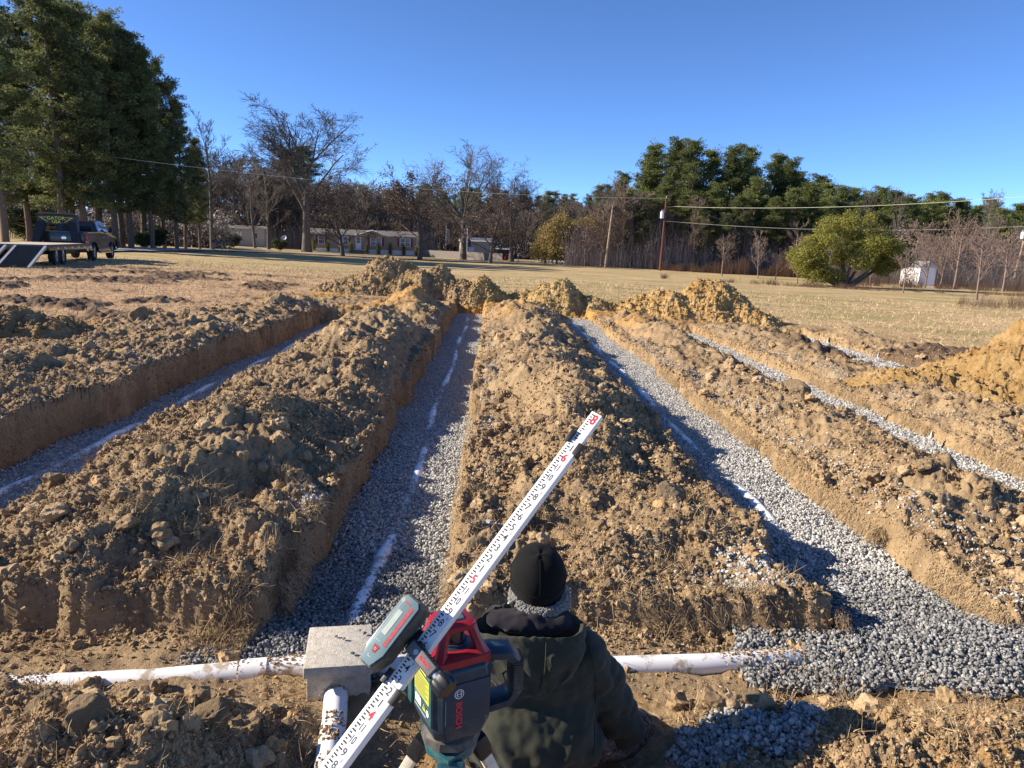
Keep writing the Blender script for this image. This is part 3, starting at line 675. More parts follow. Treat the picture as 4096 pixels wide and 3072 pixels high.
# materials for the tools
m_white=plain('white enamel',(.80,.79,.76),.35,var=.03,dust=0.1)
m_alu=plain('brushed aluminium',(.62,.60,.57),.38,.75,var=.06,vscale=60,bump=.1)
m_aluL=plain('dusty aluminium leg',(.74,.66,.52),.5,.1,var=.1,vscale=30,dust=0.3)
m_black=plain('black plastic',(.018,.018,.02),.45,var=.3,vscale=50,bump=.15,bscale=400)
m_rubber=plain('dusty black rubber',(.05,.047,.043),.65,var=.3,vscale=60,bump=.2,bscale=500,dust=0.22)
m_ink=plain('black ink',(.03,.03,.05),.6)
m_red=plain('red ink',(.62,.02,.04),.5)
m_navy=plain('navy plastic',(.010,.032,.055),.38,var=.2,vscale=12,bump=.08,bscale=300,dust=0.1)
m_teal=plain('teal plastic',(.015,.085,.10),.42,var=.15,vscale=14,bump=.08,bscale=300,dust=0.22)
m_tealg=plain('glossy teal front',(.16,.24,.25),.18,var=.1,vscale=30,coat=.4,dust=0.15)
m_redp=plain('red plastic',(.28,.010,.022),.35,var=.1,vscale=20,dust=0.08)
m_yellow=plain('yellow label',(.55,.55,.08),.5,var=.04)
m_lcd=plain('grey display',(.42,.46,.40),.25,var=.08,vscale=80)
m_glass=plain('dark glass',(.02,.025,.03),.08,var=.1,coat=.6)
m_steel=plain('steel',(.55,.55,.55),.3,.9)
m_pvc,_t,_b=nt('white pvc with soil smears');_n=N(_t);_co=_n.coord()
_f=_n.ramp(_n.noise(_co,9,6,.7),[(.53,0.),(.60,1.)])
_n.l(_n.mix(_n.math('MULTIPLY',_f,.85),(.82,.82,.82),(.36,.27,.17)),_b.inputs['Base Color']);_b.inputs['Roughness'].default_value=.4
# ------------------------------------------------------------------ white pipes
PIPES=[]
def pipe(name,label,pts,r,mat=m_pvc,parts=None,hub=None):
    mb=MB().tube(pts,r,20)
    if hub:mb.tube([Vector(pts[hub[0]]).lerp(Vector(pts[hub[0]+1]),t) for t in hub[1:]],r*1.10,20)
    if parts is None:PIPES.append([tuple(p) for p in pts])
    o=mb.build(name,mat);tag(o,label,'pipe',parts);return o
def pts_img(l,z):return [at_z(u,v,z) for u,v in l]
hp=pts_img([(-1500,2655),(60,2700),(600,2700),(1250,2664)],-.285)
hp[0].z=hp[1].z=-.345;hp[2].z=-.315
pipe('drain_pipe','white PVC pipe lying across the near trench, from the left edge to the concrete box',hp,.052,hub=(2,.55,.72))
hp=[at_z(1460,2664,-.285),at_z(2400,2672,-.30),at_z(2800,2660,-.30),at_z(3150,2640,-.295),at_z(3330,2640,-.36)]
pipe('drain_pipe','white PVC pipe running right from the concrete box behind the crouching figure into the stone',hp,.052)
op=[at_z(1345,2780,-.235),at_z(1338,2880,-.265),at_z(1310,3060,-.285),at_z(1290,3500,-.32)]
pipe('drain_pipe','dirty white outlet pipe half buried in front of the concrete box',op,.05)
_op=op
names=['leftmost trench','middle trench','trench right of the middle','trench second from right','']
for i,(a,b,y0,y1,z) in enumerate(TR):
    if i>=3:continue
    c=[-3.8,-.66,2.22,5.1][i];rng=np.random.default_rng(i);ys=np.arange(max(3.35,y0+.3) if i==1 else 3.9,y1-.2,.35);pp=[]
    for y in ys:
        zf=z+.10*(1-sm(3.,4.6,np.array(y)));pp.append((c+.03*math.sin(y*1.1+i),y,float(zf)-.046+.018*math.sin(y*2.9+i*2)+rng.uniform(-.012,.014)))
    pipe('perforated_pipe','white pipe showing in patches through the stone of the '+names[i],pp,.052,parts='pipes laid in the trenches')
# crumbs of soil lying on the pipes
rng=np.random.default_rng(66);cv=[];cf=[];cr_=[];o_=0
def crumb_rows():
    global o_
    for P_ in PIPES:
        for a,b in zip(P_,P_[1:]):
            a=np.array(a);b=np.array(b);L_=np.linalg.norm(b-a);n=int(L_*700)
            if n<1:continue
            t=rng.uniform(0,1,n);p=a+(b-a)*t[:,None];k=fbm(p[:,0]*4,p[:,1]*4,3,900)>.02;p=p[k];n=len(p)
            if n<1:continue
            ang=rng.normal(size=n)*.55;d=(b-a)/L_;s_=np.array([-d[1],d[0],0]);p=p+s_*np.sin(ang)[:,None]*.052+np.array([0,0,1])*np.cos(ang)[:,None]*.052
            v,f,k2=stone_scatter(p,.003+.009*rng.uniform(0,1,n)**2,rng,'oct');cv.append(v);cf.append(f+o_);cr_.append(np.repeat(rng.uniform(0,.9,n),k2));o_+=len(v)
crumb_rows()
o=npmesh('pipe_crumbs',np.concatenate(cv),np.concatenate(cf),bpy.data.materials['loose soil lumps'],attrs=dict(rnd=np.concatenate(cr_)));tag(o,'crumbs of soil dropped on the white pipes','soil clods',kind='stuff')
# ------------------------------------------------------------------ concrete distribution box
def conc():
    m,t,b=nt('rough concrete');n=N(t);co=n.coord()
    c=n.ramp(n.noise(co,30,6,.7),[(.3,(.40,.36,.29)),(.5,(.56,.51,.42)),(.7,(.66,.61,.51))]);c=n.mix(n.ramp(n.noise(co,150,3),[(.25,.8),(.4,0.)]),c,(.16,.14,.11))
    n.l(c,b.inputs['Base Color']);b.inputs['Roughness'].default_value=.95
    n.l(n.bump(n.math('ADD',n.noise(co,55,5,.7),n.noise(co,260,3)),.8,.006),b.inputs['Normal']);return m
m_conc=conc()
bz=-.06                                     # lid top
c0=at_z(1217,2666,bz-.02);c1=at_z(1480,2650,bz-.02)
ctr=(c0+c1)/2;wd=(c1-c0).length;xd=nrm((c1.x-c0.x,c1.y-c0.y,0));yd=Vector((-xd.y,xd.x,0))
fb=frame(c0,xd,yd,Vector((0,0,1)))
box=empty('distribution_box',tuple(fb@Vector((wd/2,.15,-.22))))
tag(box,'square grey concrete distribution box with loose lid beside the level rod','concrete box')
inv=box.matrix_world.inverted() if 0 else Matrix.Translation(-Vector(box.location))
def bx_(b,M):return M
MBx=inv@fb
mb=MB();mb.box(0.004,wd-.004,.018,.30,-.24,-.060,MBx,.006);mb.build('box_body',m_conc,box)
mb=MB();mb.box(-.004,wd+.008,-.014,.31,-.052,.0,MBx@Matrix.Rotation(.02,4,'Y')@Matrix.Rotation(.03,4,'Z'),.008);mb.build('lid',m_conc,box)
# a few stones on the lid
rng=np.random.default_rng(3)
for i,(a,b_) in enumerate([(.42,.68),(.55,.60),(.72,.22),(.88,.72),(.80,.80)]):
    p=fb@Vector((wd*a,.31*b_,.006));v,f,k=stone_scatter(np.array([[0,0,0]]),np.array([.011]),rng,'ico')
    o=npmesh('stone',v*np.array([1,1,.7]),f,m_ink if i==99 else gravel_mat() if i==0 else bpy.data.materials['crushed stone'],attrs=dict(rnd=np.full(len(v),.3),dust=np.full(len(v),.1)))
    o.location=p;tag(o,'small dark stone lying on the concrete box lid','stone','stones on the concrete box lid')
# ------------------------------------------------------------------ big clods
def lump(label,loc,s,seed,mat,sc=(1,1,1)):
    bm=bmesh.new();bmesh.ops.create_icosphere(bm,subdivisions=5,radius=1);V=np.array([v.co[:] for v in bm.verts])
    rng=np.random.default_rng(seed);D=V/np.linalg.norm(V,axis=1,keepdims=True);r=np.full(len(V),9.)
    for i in range(16):
        n_=rng.normal(size=3);n_/=np.linalg.norm(n_);h=rng.uniform(.68,.95);dd=D@n_;r=np.minimum(r,np.where(dd>.05,h/np.clip(dd,.05,1),9))
    r=np.minimum(r,1.1)
    q=D*3.1+seed;r=r*(1+.10*fbm(q[:,0]*1.3+q[:,2]*.9,q[:,1]*1.3-q[:,2]*.7,4,seed)+.035*vnoise(q[:,0]*5+q[:,2]*3,q[:,1]*5-q[:,2]*4,seed))
    V=D*r[:,None]*np.array(sc)*s
    for v,c in zip(bm.verts,V):v.co=c
    me=bpy.data.meshes.new('soil_lump');bm.to_mesh(me);bm.free();me.materials.append(mat)
    me.polygons.foreach_set('use_smooth',np.ones(len(me.polygons),bool))
    o=link(bpy.data.objects.new('soil_lump',me));o.location=loc;o.rotation_euler=(seed*.7%.6,seed*.3%.5,seed*1.3)
    tag(o,label,'soil lump');return o
m_lump=pile_mat('lump soil',(.34,.25,.15),(.46,.34,.21),(.56,.43,.28))
def onground(u,v,dz=0):
    p=ghit(u,v);p.z=gzf(p.x,p.y)+dz;return p
lump('large pale clay lump at the near left edge of the dig',onground(352,2960,.0),.075,3,m_lump,(1,.9,1.15))
lump('block of soil near the right corner of the middle spoil ridge',onground(2670,2000,.03),.105,5,m_lump,(1.2,.9,.8))
lump('squarish lump beside the camouflage knee',onground(2440,2370,.02),.04,7,m_lump)
lump('round lump half way along the ridge left of the middle trench',onground(560,1290,.05),.16,8,m_lump)
lump('dark lump on the ridge right of the second right trench',onground(3180,1580,.05),.14,9,m_lump,(1.3,1,.7))
lump('small pale lump low in the right foreground',onground(3000,2860,.015),.04,10,m_lump)
lump('lump at the lip of the left block near the trench',onground(1330,1830,.04),.10,11,m_lump,(1.3,1,.7))
lump('brown lump perched on the near left heap',onground(830,2960,.02),.07,12,m_lump)
lump('knobbly lump at the left end of the near heap',onground(170,2900,.02),.06,13,m_lump,(1.2,1,.8))
# ------------------------------------------------------------------ grade rod
E_=.0619
P4=at_d(1486,2861,1.309);P6=at_d(2257,1830,1.309*(1+2*E_))
ax=nrm(P6-P4);ft=(P6-P4).length/2
toc=Vector((0,0,HC))-(P4+P6)/2;toc=nrm(toc-ax*toc.dot(ax));sdir=nrm(ax.cross(toc));
if sdir.dot(Vector((RC[0][0],RC[1][0],RC[2][0])))<0:sdir=-sdir
th=math.radians(25);nf=nrm(toc*math.cos(th)-sdir*math.sin(th));sf=nrm(sdir*math.cos(th)+toc*math.sin(th))
# local rod frame: x across the face, y along the rod (feet from the foot), z out of the face
rod=empty('grade_rod',(0,0,0));tag(rod,'white telescoping grade rod with black and red numbers leaning across the picture','grade rod')
def S(f):return f*ft
RM=frame(P4-ax*S(4)-sf*.003,sf,ax,nf)
rod.location=RM.translation;RI=Matrix.Translation(-RM.translation)@RM
gfoot=0.
w1,t1,w2,t2,w3,t3=.0385,.024,.032,.019,.026,.014
mb=MB();mb.box(-w1/2,w1/2,0,S(4.205),-t1,0,RI,.0022,2);mb.build('lower_section',m_white,rod)
mb=MB();mb.box(-w2/2,w2/2,S(3.9),S(6.14),-t2-.003,-.003,RI,.002,2);mb.build('middle_section',m_white,rod)
mb=MB();mb.box(-w3/2,w3/2,S(6.0),S(6.40),-t3-.006,-.006,RI,.002,2);mb.build('top_section',m_white,rod)
def clip(f,w,t,z0):
    mb=MB();L=.030
    mb.box(w/2-.006,w/2+.006,S(f)-L*.9,S(f)+L*.05,-t-.003,z0+.004,RI,.0015);mb.box(-w/2-.006,-w/2+.004,S(f)-L*.3,S(f)+L*.7,-t-.003,z0+.004,RI,.0015)
    o=mb.build('joint_clip',m_black,rod)
    mb=MB();mb.lathe([(.0035,-.001),(.0035,.0012),(.002,.002)],12,RI@frame(Vector((w/2+.0065,S(f)-L*.45,-t*.5)),Vector((0,1,0)),Vector((0,0,1)),Vector((1,0,0))));mb.build('rivet',m_steel,o)
clip(4.205,w1,t1,0);clip(6.14,w2,t2,-.003)
blk=Flat();redf=Flat()
def marks(f0,f1,w,z):
    q=math.ceil(f0*48)
    while q/48<f1-.004:
        y=S(q/48);lng=q%2==0;blk.rect(-w/2+w*.17,-w/2+w*(.42 if lng else .30),y-S(1/192),y+S(1/192),z);q+=1
    for i in range(int(math.floor(f0*12)),int(math.ceil(f1*12))+1):
        y=i/12
        if y<f0+.02 or y>f1-.02:continue
        k=i%12
        if k:blk.text(str(k),S(.050),w*.08,S(y),0,.85 if k<10 else .55,0.004,z)
        else:redf.text(str(i//12),S(.062),w*.06,S(y),0,.8,.02,z+.0002)
        if k in (4,8):redf.text(str(max(1,i//12)),S(.02),w*.24,S(y+.04),0,.8,0,z)
marks(.05,4.205,w1,.0004);marks(4.21,6.13,w2,-.0026)
for q in range(296,307):
    y=S(q/48);lng=q%2==0;blk.rect(-w3/2+w3*.17,-w3/2+w3*(.45 if lng else .32),y-S(1/192),y+S(1/192),-.0056)
redf.text('8',S(.08),w3*.12,S(6.345),0,.7,.015,-.0054)
blk.build('black_graduations',m_ink,RI,rod);redf.build('red_numerals',m_red,RI,rod)
# ------------------------------------------------------------------ laser receiver on its rod clamp
def fr_img(u,v,d,zoff=0):
    o=at_d(u,v,d);return frame(o,sf,ax,nf)
rec=empty('laser_receiver');FR=fr_img(1560,2522,1.335);rec.location=FR.translation;RR=Matrix.Translation(-FR.translation)@FR
tag(rec,'handheld laser receiver with grey display and red strip clamped to the white grade rod','laser receiver')
def octo(w,l,cut):return [(-w/2+cut*.4,-l/2),(w/2-cut*.4,-l/2),(w/2,-l/2+cut),(w/2,l/2-cut*.3),(w/2-cut*.3,l/2),(-w/2+cut*.3,l/2),(-w/2,l/2-cut*.3),(-w/2,-l/2+cut)]
mb=MB();mb.prism(octo(.050,.148,.03),-.044,-.001,RR,.004);mb.build('bumper',m_rubber,rec)
mb=MB();mb.prism([(x*.86-.0005,y*.95) for x,y in octo(.050,.148,.03)],-.004,.0012,RR,.0008);fp=mb.build('front_panel',m_tealg,rec)
fl=Flat();fl.rect(-.013,-.001,-.012,.040,.0018);fl.build('display',m_lcd,RR,rec)
fl=Flat();fl.rect(.0065,.0145,-.028,.055,.0018);fl.build('sensor_window',plain('red window',(.40,.09,.09),.2,var=.2,vscale=200),RR,rec)
fl=Flat();fl.poly([(-.008,-.034),(.006,-.034),(.003,-.048),(-.004,-.048)],.0018);fl.build('power_button',m_redp,RR,rec)
fl=Flat();fl.ring(-.016,.058,.0026,.0033,20,.0018);fl.rect(-.0172,-.0148,.0576,.0584,.0018);fl.ring(-.001,-.0405,.0018,.0023,16,.0021);fl.rect(-.0155,-.0150,-.030,.055,.0016);fl.text('Professional',.0016,-.008,-.026,0,1,0,.0018);fl.rect(-.006,.001,-.058,-.0573,.0018);fl.rect(-.006,-.0053,-.058,-.054,.0018)
fl.build('white_markings',plain('white ink',(.75,.75,.75),.5),RR,rec)
fl=Flat();fl.text('BOSCH',.0035,-.004,.058,0,1.05,.03,.0018);fl.build('red_lettering',m_red,RR,rec)
cl=empty('rod_clamp');FC_=fr_img(1690,2640,1.318);cl.location=FC_.translation;CC=Matrix.Translation(-FC_.translation)@FC_@Matrix.Rotation(math.radians(-8),4,'Z')
tag(cl,'black clamp with knob gripping the white grade rod below the receiver','clamp')
mb=MB();mb.box(-.044,.034,-.0125,.0125,-.026,0,CC,.002);mb.box(-.060,-.030,-.008,.030,-.045,-.022,CC,.002)
for i in range(9):mb.box(-.038+i*.008,-.034+i*.008,.0115,.0140,-.022,-.003,CC@Matrix.Rotation(0,4,'Z'))
mb.build('clamp_body',m_black,cl)
mb=MB();mb.box(-.040,.030,-.0105,.0105,-.001,.0008,CC,.0006);pl=mb.build('top_plate',plain('speckled grey plastic',(.13,.13,.135),.6,var=.25,vscale=300,bump=.3,bscale=900),cl)
fl=Flat();fl.text('BOSCH',.0075,.006,0,0,.95,.03,.0014);fl.build('red_lettering',m_red,CC,cl)
fl=Flat();fl.ring(-.020,0,.0035,.0048,24,.0014);fl.rect(-.0235,-.0165,-.0005,.0005,.0014);fl.rect(-.0215,-.0205,-.003,.003,.0014);fl.rect(-.0195,-.0185,-.003,.003,.0014);fl.build('round_emblem',bpy.data.materials['white ink'],CC,cl)
KM=CC@frame(Vector((.034,0,-.012)),Vector((0,1,0)),Vector((0,0,1)),Vector((1,0,0)))
mb=MB();mb.lathe([(.011,0),(.011,.012),(.009,.012)],20,KM);mb.build('collar',m_steel,cl)
mb=MB();rg=[]
for zz,k in ((.010,.9),(.014,1),(.034,1),(.038,.88)):
    rg.append([( .021*k*(1+.09*math.cos(6*t))*math.cos(t),.021*k*(1+.09*math.cos(6*t))*math.sin(t),zz) for t in [2*PI*i/48 for i in range(48)]])
mb.loft(rg,True,KM);mb.build('knob',m_black,cl)
# ------------------------------------------------------------------ rotary laser and tripod
LB=at_d(1803,2893,1.475)                    # centre of the underside of the body
yaw=math.radians(27)
lx=Vector((math.cos(yaw),math.sin(yaw),0));ly=Vector((-math.sin(yaw),math.cos(yaw),0))
las=empty('rotary_laser_level',tuple(LB));tag(las,'navy rotary laser level with red cage and side handle standing on the tripod','laser level')
LM=frame(Vector((0,0,0)),lx,ly,Vector((0,0,1)))
def bodyrings(w,d,h,c=.018):
    def rg(sx,sy,z,dy=0):
        a=w/2*sx;b=d/2*sy;return [(-a+c,-b+dy,z),(a-c,-b+dy,z),(a,-b+c+dy,z),(a,b-c+dy,z),(a-c,b+dy,z),(-a+c,b+dy,z),(-a,b-c+dy,z),(-a,-b+c+dy,z)]
    return [rg(.72,.76,0),rg(.86,.90,.010),rg(.98,1.,.034),rg(1,1,.075),rg(1,1,h-.022),rg(.97,.97,h-.006),rg(.9,.9,h)]
BW,BD,BH=.128,.140,.166
mb=MB();mb.loft(bodyrings(BW,BD,BH),True,LM);o=mb.build('body',m_navy,las,ang=25)
bv=o.modifiers.new('b','BEVEL');bv.width=.003;bv.segments=2;bv.limit_method='ANGLE';bv.angle_limit=math.radians(20)
# raised front panel
mb=MB();mb.box(-BW/2+.020,BW/2-.012,-BD/2-.003,-BD/2+.004,.052,BH-.028,LM,.003);mb.build('front_panel',plain('slate navy plastic',(.018,.036,.058),.5,var=.1,bump=.1,bscale=400),las)
# teal side panel facing left
mb=MB();mb.box(-BW/2-.004,-BW/2+.003,-BD/2+.016,BD/2-.016,.045,BH-.02,LM,.003);mb.box(-BW/2-.010,-BW/2+.001,BD/2-.034,BD/2-.012,.045,BH-.01,LM,.003);sp=mb.build('side_panel',m_teal,las)
SM=LM@frame(Vector((-BW/2-.0045,0,0)),Vector((0,-1,0)),Vector((0,0,1)),Vector((-1,0,0)))
fl=Flat();fl.rect(-.030,.045,.088,.138,0);fl.poly([(.012,.064),(.028,.064),(.020,.080)],0);fl.rect(-.012,.030,.143,.152,0);fl.build('warning_label',m_yellow,SM,sp)
fl=Flat()
for i in range(12):fl.rect(-.027,.042-.012*((i*7)%3==0),.092+i*.0037,.0932+i*.0037,.0004)
fl.rect(.019,.021,.068,.076,.0004);fl.build('label_print',m_ink,SM,sp)
fl=Flat();fl.rect(-.026,.004,.062,.080,0);fl.ring(.038,.068,.0,.007,20,0);fl.rect(-.03,.03,.054,.0555,0);fl.rect(-.028,.0,.083,.0838,0);fl.build('white_sticker',bpy.data.materials['white ink'],SM,sp)
FM=LM@frame(Vector((0,-BD/2-.0035,0)),Vector((1,0,0)),Vector((0,0,1)),Vector((0,-1,0)))
fl=Flat();fl.text('BOSCH',.0135,-.016,.072,-PI/2,1.0,.03,0);fl.build('red_lettering',m_red,FM,las)
fl=Flat();q_=-.016;fl.ring(q_,.118,.0085,.0100,32,0);fl.rect(q_-.0045,q_-.0033,.112,.124,0);fl.rect(q_+.0033,q_+.0045,.112,.124,0);fl.rect(q_-.0033,q_+.0033,.1174,.1186,0);fl.ring(q_,.118,.0052,.0060,24,0);fl.build('round_emblem',bpy.data.materials['white ink'],FM,las)
# handle
mb=MB();hx=BW/2
path=[(hx-.02,0,BH-.016),(hx+.02,0,BH-.013),(hx+.050,0,BH-.018),(hx+.062,0,BH-.034)]
def bar(mb,pts,ry,rz,M):
    rings=[]
    for i,p in enumerate(pts):
        p=Vector(p);d=(Vector(pts[min(i+1,len(pts)-1)])-Vector(pts[max(i-1,0)])).normalized();b=Vector((0,1,0));a=b.cross(d)
        rings.append([p+a*(rz*sx)+b*(ry*sy) for sx,sy in ((-1,-.6),(-.6,-1),(.6,-1),(1,-.6),(1,.6),(.6,1),(-.6,1),(-1,.6))])
    mb.loft(rings,True,M)
HR=LM@Matrix.Translation((hx-.02,0,0))@Matrix.Rotation(math.radians(-17),4,'Z')@Matrix.Translation((-hx+.02,0,0))
bar(mb,[(hx-.03,0,BH-.016),(hx+.02,0,BH-.012),(hx+.055,0,BH-.014),(hx+.070,0,BH-.030),(hx+.072,0,BH*.5+.02),(hx+.070,0,.062),(hx+.058,0,.046),(hx+.02,0,.036),(hx-.03,0,.028)],.029,.0115,HR);hd=mb.build('handle',m_navy,las,ang=50)
mb=MB();bar(mb,[(hx+.0715,0,.066),(hx+.073,0,.080),(hx+.0735,0,.110),(hx+.073,0,BH-.035)],.030,.013,HR)
for i in range(12):bar(mb,[(hx+.0735,0,.072+i*.0056),(hx+.0735,0,.0745+i*.0056)],.031,.0142,HR)
mb.build('grip',m_rubber,hd,ang=50)
# red cage
z0=BH;cb=.050;ct=.026;ch=.076
def sq(r,z,c=.010):
    return [(-r+c,-r,z),(r-c,-r,z),(r,-r+c,z),(r,r-c,z),(r-c,r,z),(-r+c,r,z),(-r,r-c,z),(-r,-r+c,z)]
mb=MB();
mb.loft([sq(cb+.012,z0-.004),sq(cb+.011,z0+.014),sq(cb-.002,z0+.021)],True,LM)
for sx,sy in ((-1,-1),(1,-1),(1,1),(-1,1)):
    a=Vector((sx*cb*.93,sy*cb*.93,z0+.010));b=Vector((sx*ct,sy*ct,z0+ch-.006));mb.tube([a,a.lerp(b,.5),b],[.014,.0095,.012],6,True,LM)
mb.loft([sq(ct+.012,z0+ch-.014),sq(ct+.013,z0+ch-.004),sq(ct+.006,z0+ch)],True,LM)
mb.build('cage',m_redp,las,ang=30)
mb=MB();mb.loft([sq(ct-.006,z0+ch-.001,.005),sq(ct-.008,z0+ch+.003,.005)],True,LM);mb.build('cage_cap',m_teal,las)
mb=MB();mb.lathe([(.040,z0+.013),(.038,z0+.020),(.030,z0+.024),(.030,z0+.028)],32,LM);mb.build('lantern_ring',m_navy,las)
mb=MB();mb.lathe([(.026,z0+.022),(.026,z0+.058),(.018,z0+.064)],28,LM);mb.build('lantern',m_glass,las)
# tripod
tri=empty('tripod');TB=LB-Vector((0,0,.026));tri.location=(TB.x,TB.y,TB.z);tag(tri,'aluminium surveying tripod with teal head carrying the laser level','tripod')
mb=MB();mb.lathe([(.048,.026),(.058,.018),(.062,.003),(.050,-.004)],10);mb.build('adapter',m_rubber,tri,ang=25)
mb=MB();mb.prism([(math.cos(a)*r,math.sin(a)*r) for a,r in [(math.radians(-90+k*60),(.075,.055)[k%2]) for k in range(6)]],-.026,-.004,None,.005);hd=mb.build('head',m_teal,tri)
mb=MB();mb.lathe([(.012,-.11),(.016,-.10),(.016,-.03),(.022,-.026)],16);mb.build('screw',m_steel,tri)
for k,a in enumerate((-86,34,154)):
    a=math.radians(a);d=Vector((math.cos(a),math.sin(a),0));top=d*.058+Vector((0,0,-.022))
    foot=d*.50;fx,fy=TB.x+foot.x,TB.y+foot.y;foot.z=gzf(fx,fy)-TB.z-.01
    L=foot-top;ld=nrm(L);sd_=nrm(ld.cross(Vector((0,0,1))));od=nrm(sd_.cross(ld))
    LMk=frame(top,sd_,od,ld);n=L.length
    mb=MB();mb.box(-.020,-.006,-.011,.011,.06,n*.55,LMk,.003);mb.box(.006,.020,-.011,.011,.06,n*.55,LMk,.003);leg=mb.build('leg',m_aluL,tri)
    mb=MB();mb.box(-.007,.007,-.009,.009,n*.35,n-.05,LMk,.002);mb.build('lower_tube',m_aluL,leg)
    hl=.13 if k==0 else .055;mb=MB();mb.box(-.029,.029,-.017,.017,-.004,hl*.7,LMk,.006);mb.box(-.025,.025,-.019,.015,.03,hl,LMk,.005);mb.build('hinge_bracket',m_teal if k==0 else m_black,leg)
    mb=MB();mb.box(-.024,.024,-.014,.014,n*.55-.02,n*.55+.03,LMk,.004);mb.build('clamp',m_black,leg)
    mb=MB();mb.tube([LMk@Vector((0,0,n-.06)),LMk@Vector((0,0,n))],[.013,.003],10);mb.build('foot_point',m_steel,leg)
    if k==0:
        mb=MB();mb.box(.029,.042,-.012,.004,.02,.060,LMk,.003);mb.build('red_lever',m_redp,leg)
# ------------------------------------------------------------------ person seen from behind
def blob_mesh(parts,voxel,smooth_it=6):
    """union of ellipsoids / tapered capsules, voxel-remeshed into one skin"""
    bm=bmesh.new()
    for p in parts:
        if p[0]=='e':
            _,c,r=p[:3];rot=p[3] if len(p)>3 else (0,0,0)
            g=bmesh.ops.create_icosphere(bm,subdivisions=3,radius=1);m=Matrix.Translation(c)@Matrix.Rotation(rot[2],4,'Z')@Matrix.Rotation(rot[1],4,'Y')@Matrix.Rotation(rot[0],4,'X')@Matrix.Diagonal((*r,1))
            bmesh.ops.transform(bm,matrix=m,verts=g['verts'])
        else:
            _,a,b,ra,rb=p;a=Vector(a);b=Vector(b);d=b-a;n=max(2,int(d.length/min(ra,rb)*2)+1)
            for i in range(n):
                t=i/(n-1);g=bmesh.ops.create_icosphere(bm,subdivisions=2,radius=ra+(rb-ra)*t);bmesh.ops.translate(bm,vec=a+d*t,verts=g['verts'])
    me=bpy.data.meshes.new('b');bm.to_mesh(me);bm.free();o=bpy.data.objects.new('b',me);C.objects.link(o)
    r=o.modifiers.new('r','REMESH');r.mode='VOXEL';r.voxel_size=voxel
    s=o.modifiers.new('s','SMOOTH');s.iterations=smooth_it;s.factor=.5
    out=bpy.data.meshes.new_from_object(o.evaluated_get(bpy.context.evaluated_depsgraph_get()));bpy.data.objects.remove(o);bpy.data.meshes.remove(me);return out
def finish(me,name,mat,parent,disp=None):
    if disp is not None:
        n=len(me.vertices);co=np.empty(n*3,np.float32);me.vertices.foreach_get('co',co);co=co.reshape(-1,3)
        no=np.empty(n*3,np.float32);me.vertex_normals.foreach_get('vector',no);no=no.reshape(-1,3)
        co=co+no*disp(co)[:,None];me.vertices.foreach_set('co',co.astype(np.float32).ravel())
    me.name=name;me.materials.clear();me.materials.append(mat);me.polygons.foreach_set('use_smooth',np.ones(len(me.polygons),bool));me.update()
    return link(bpy.data.objects.new(name,me),parent)
def cloth(name,col,var=.15,rough=.9,scale=900,fuzz=0.):
    m,t,b=nt(name);n=N(t);co=n.coord()
    c=n.ramp(n.noise(co,9,5,.6),[(.3,tuple(x*(1-var) for x in col)),(.7,tuple(x*(1+var) for x in col))]);c=n.mix(n.ramp(n.noise(co,scale*.6,2),[(.4,0.),(.7,.35)]),c,tuple(x*1.6 for x in col))
    n.l(c,b.inputs['Base Color']);b.inputs['Roughness'].default_value=rough;b.inputs['Specular IOR Level'].default_value=.15
    b.inputs['Sheen Weight'].default_value=fuzz;b.inputs['Sheen Roughness'].default_value=.5
    n.l(n.bump(n.noise(co,scale,3,.7),.5,.002),b.inputs['Normal']);return m
m_skin=plain('skin',(.50,.30,.22),.5,var=.06,vscale=30,bump=.1)
m_olive=cloth('olive canvas',(.032,.034,.024),.15,.85,700,.1)
m_fleece=cloth('black fleece',(.018,.016,.020),.2,1.,500,.12)
m_hat=cloth('black knit',(.008,.008,.008),.2,1.,800,.02)
m_sherpa=cloth('grey sherpa',(.17,.16,.14),.25,1.,400,.4)
m_camo,_t,_b=nt('camouflage cloth');_n=N(_t);_co=_n.coord()
_n.l(_n.ramp(_n.noise(_co,28,4,.6,.8),[(.38,(.03,.025,.025)),(.46,(.16,.13,.11)),(.52,(.07,.055,.045)),(.62,(.32,.27,.24))],'CONSTANT'),_b.inputs['Base Color']);_b.inputs['Roughness'].default_value=.9
hc=at_d(2152,2300,2.62)                     # head centre under the cap
px0,py0=hc.x,hc.y
per=empty('person',(px0,py0-.10,-.28));tag(per,'person in black beanie and olive hooded jacket crouching, seen from behind, head bowed','person')
PO_=Vector(per.location)
def W(p):return Vector(p)-PO_             # world -> local
H=hc
neck=H+Vector((-.005,-.035,-.13));chest=H+Vector((-.01,-.09,-.335));belly=H+Vector((-.01,-.13,-.56));hip=H+Vector((-.01,-.15,-.70))
sR=chest+Vector((.195,.03,.055));sL=chest+Vector((-.195,.03,.055))
eR=H+Vector((.345,.0,-.60));eL=H+Vector((-.335,.0,-.60));wR=H+Vector((.24,.24,-.70));wL=H+Vector((-.18,.25,-.70))
kR=H+Vector((.45,.14,-.74));kL=H+Vector((-.36,.16,-.74));aR=H+Vector((.20,.20,-.92));aL=H+Vector((-.18,.22,-.92))
zf_=min(gzf(aR.x,aR.y),gzf(aL.x,aL.y));aR.z=zf_+.07;aL.z=zf_+.07
hip.z=max(hip.z,zf_+.16)
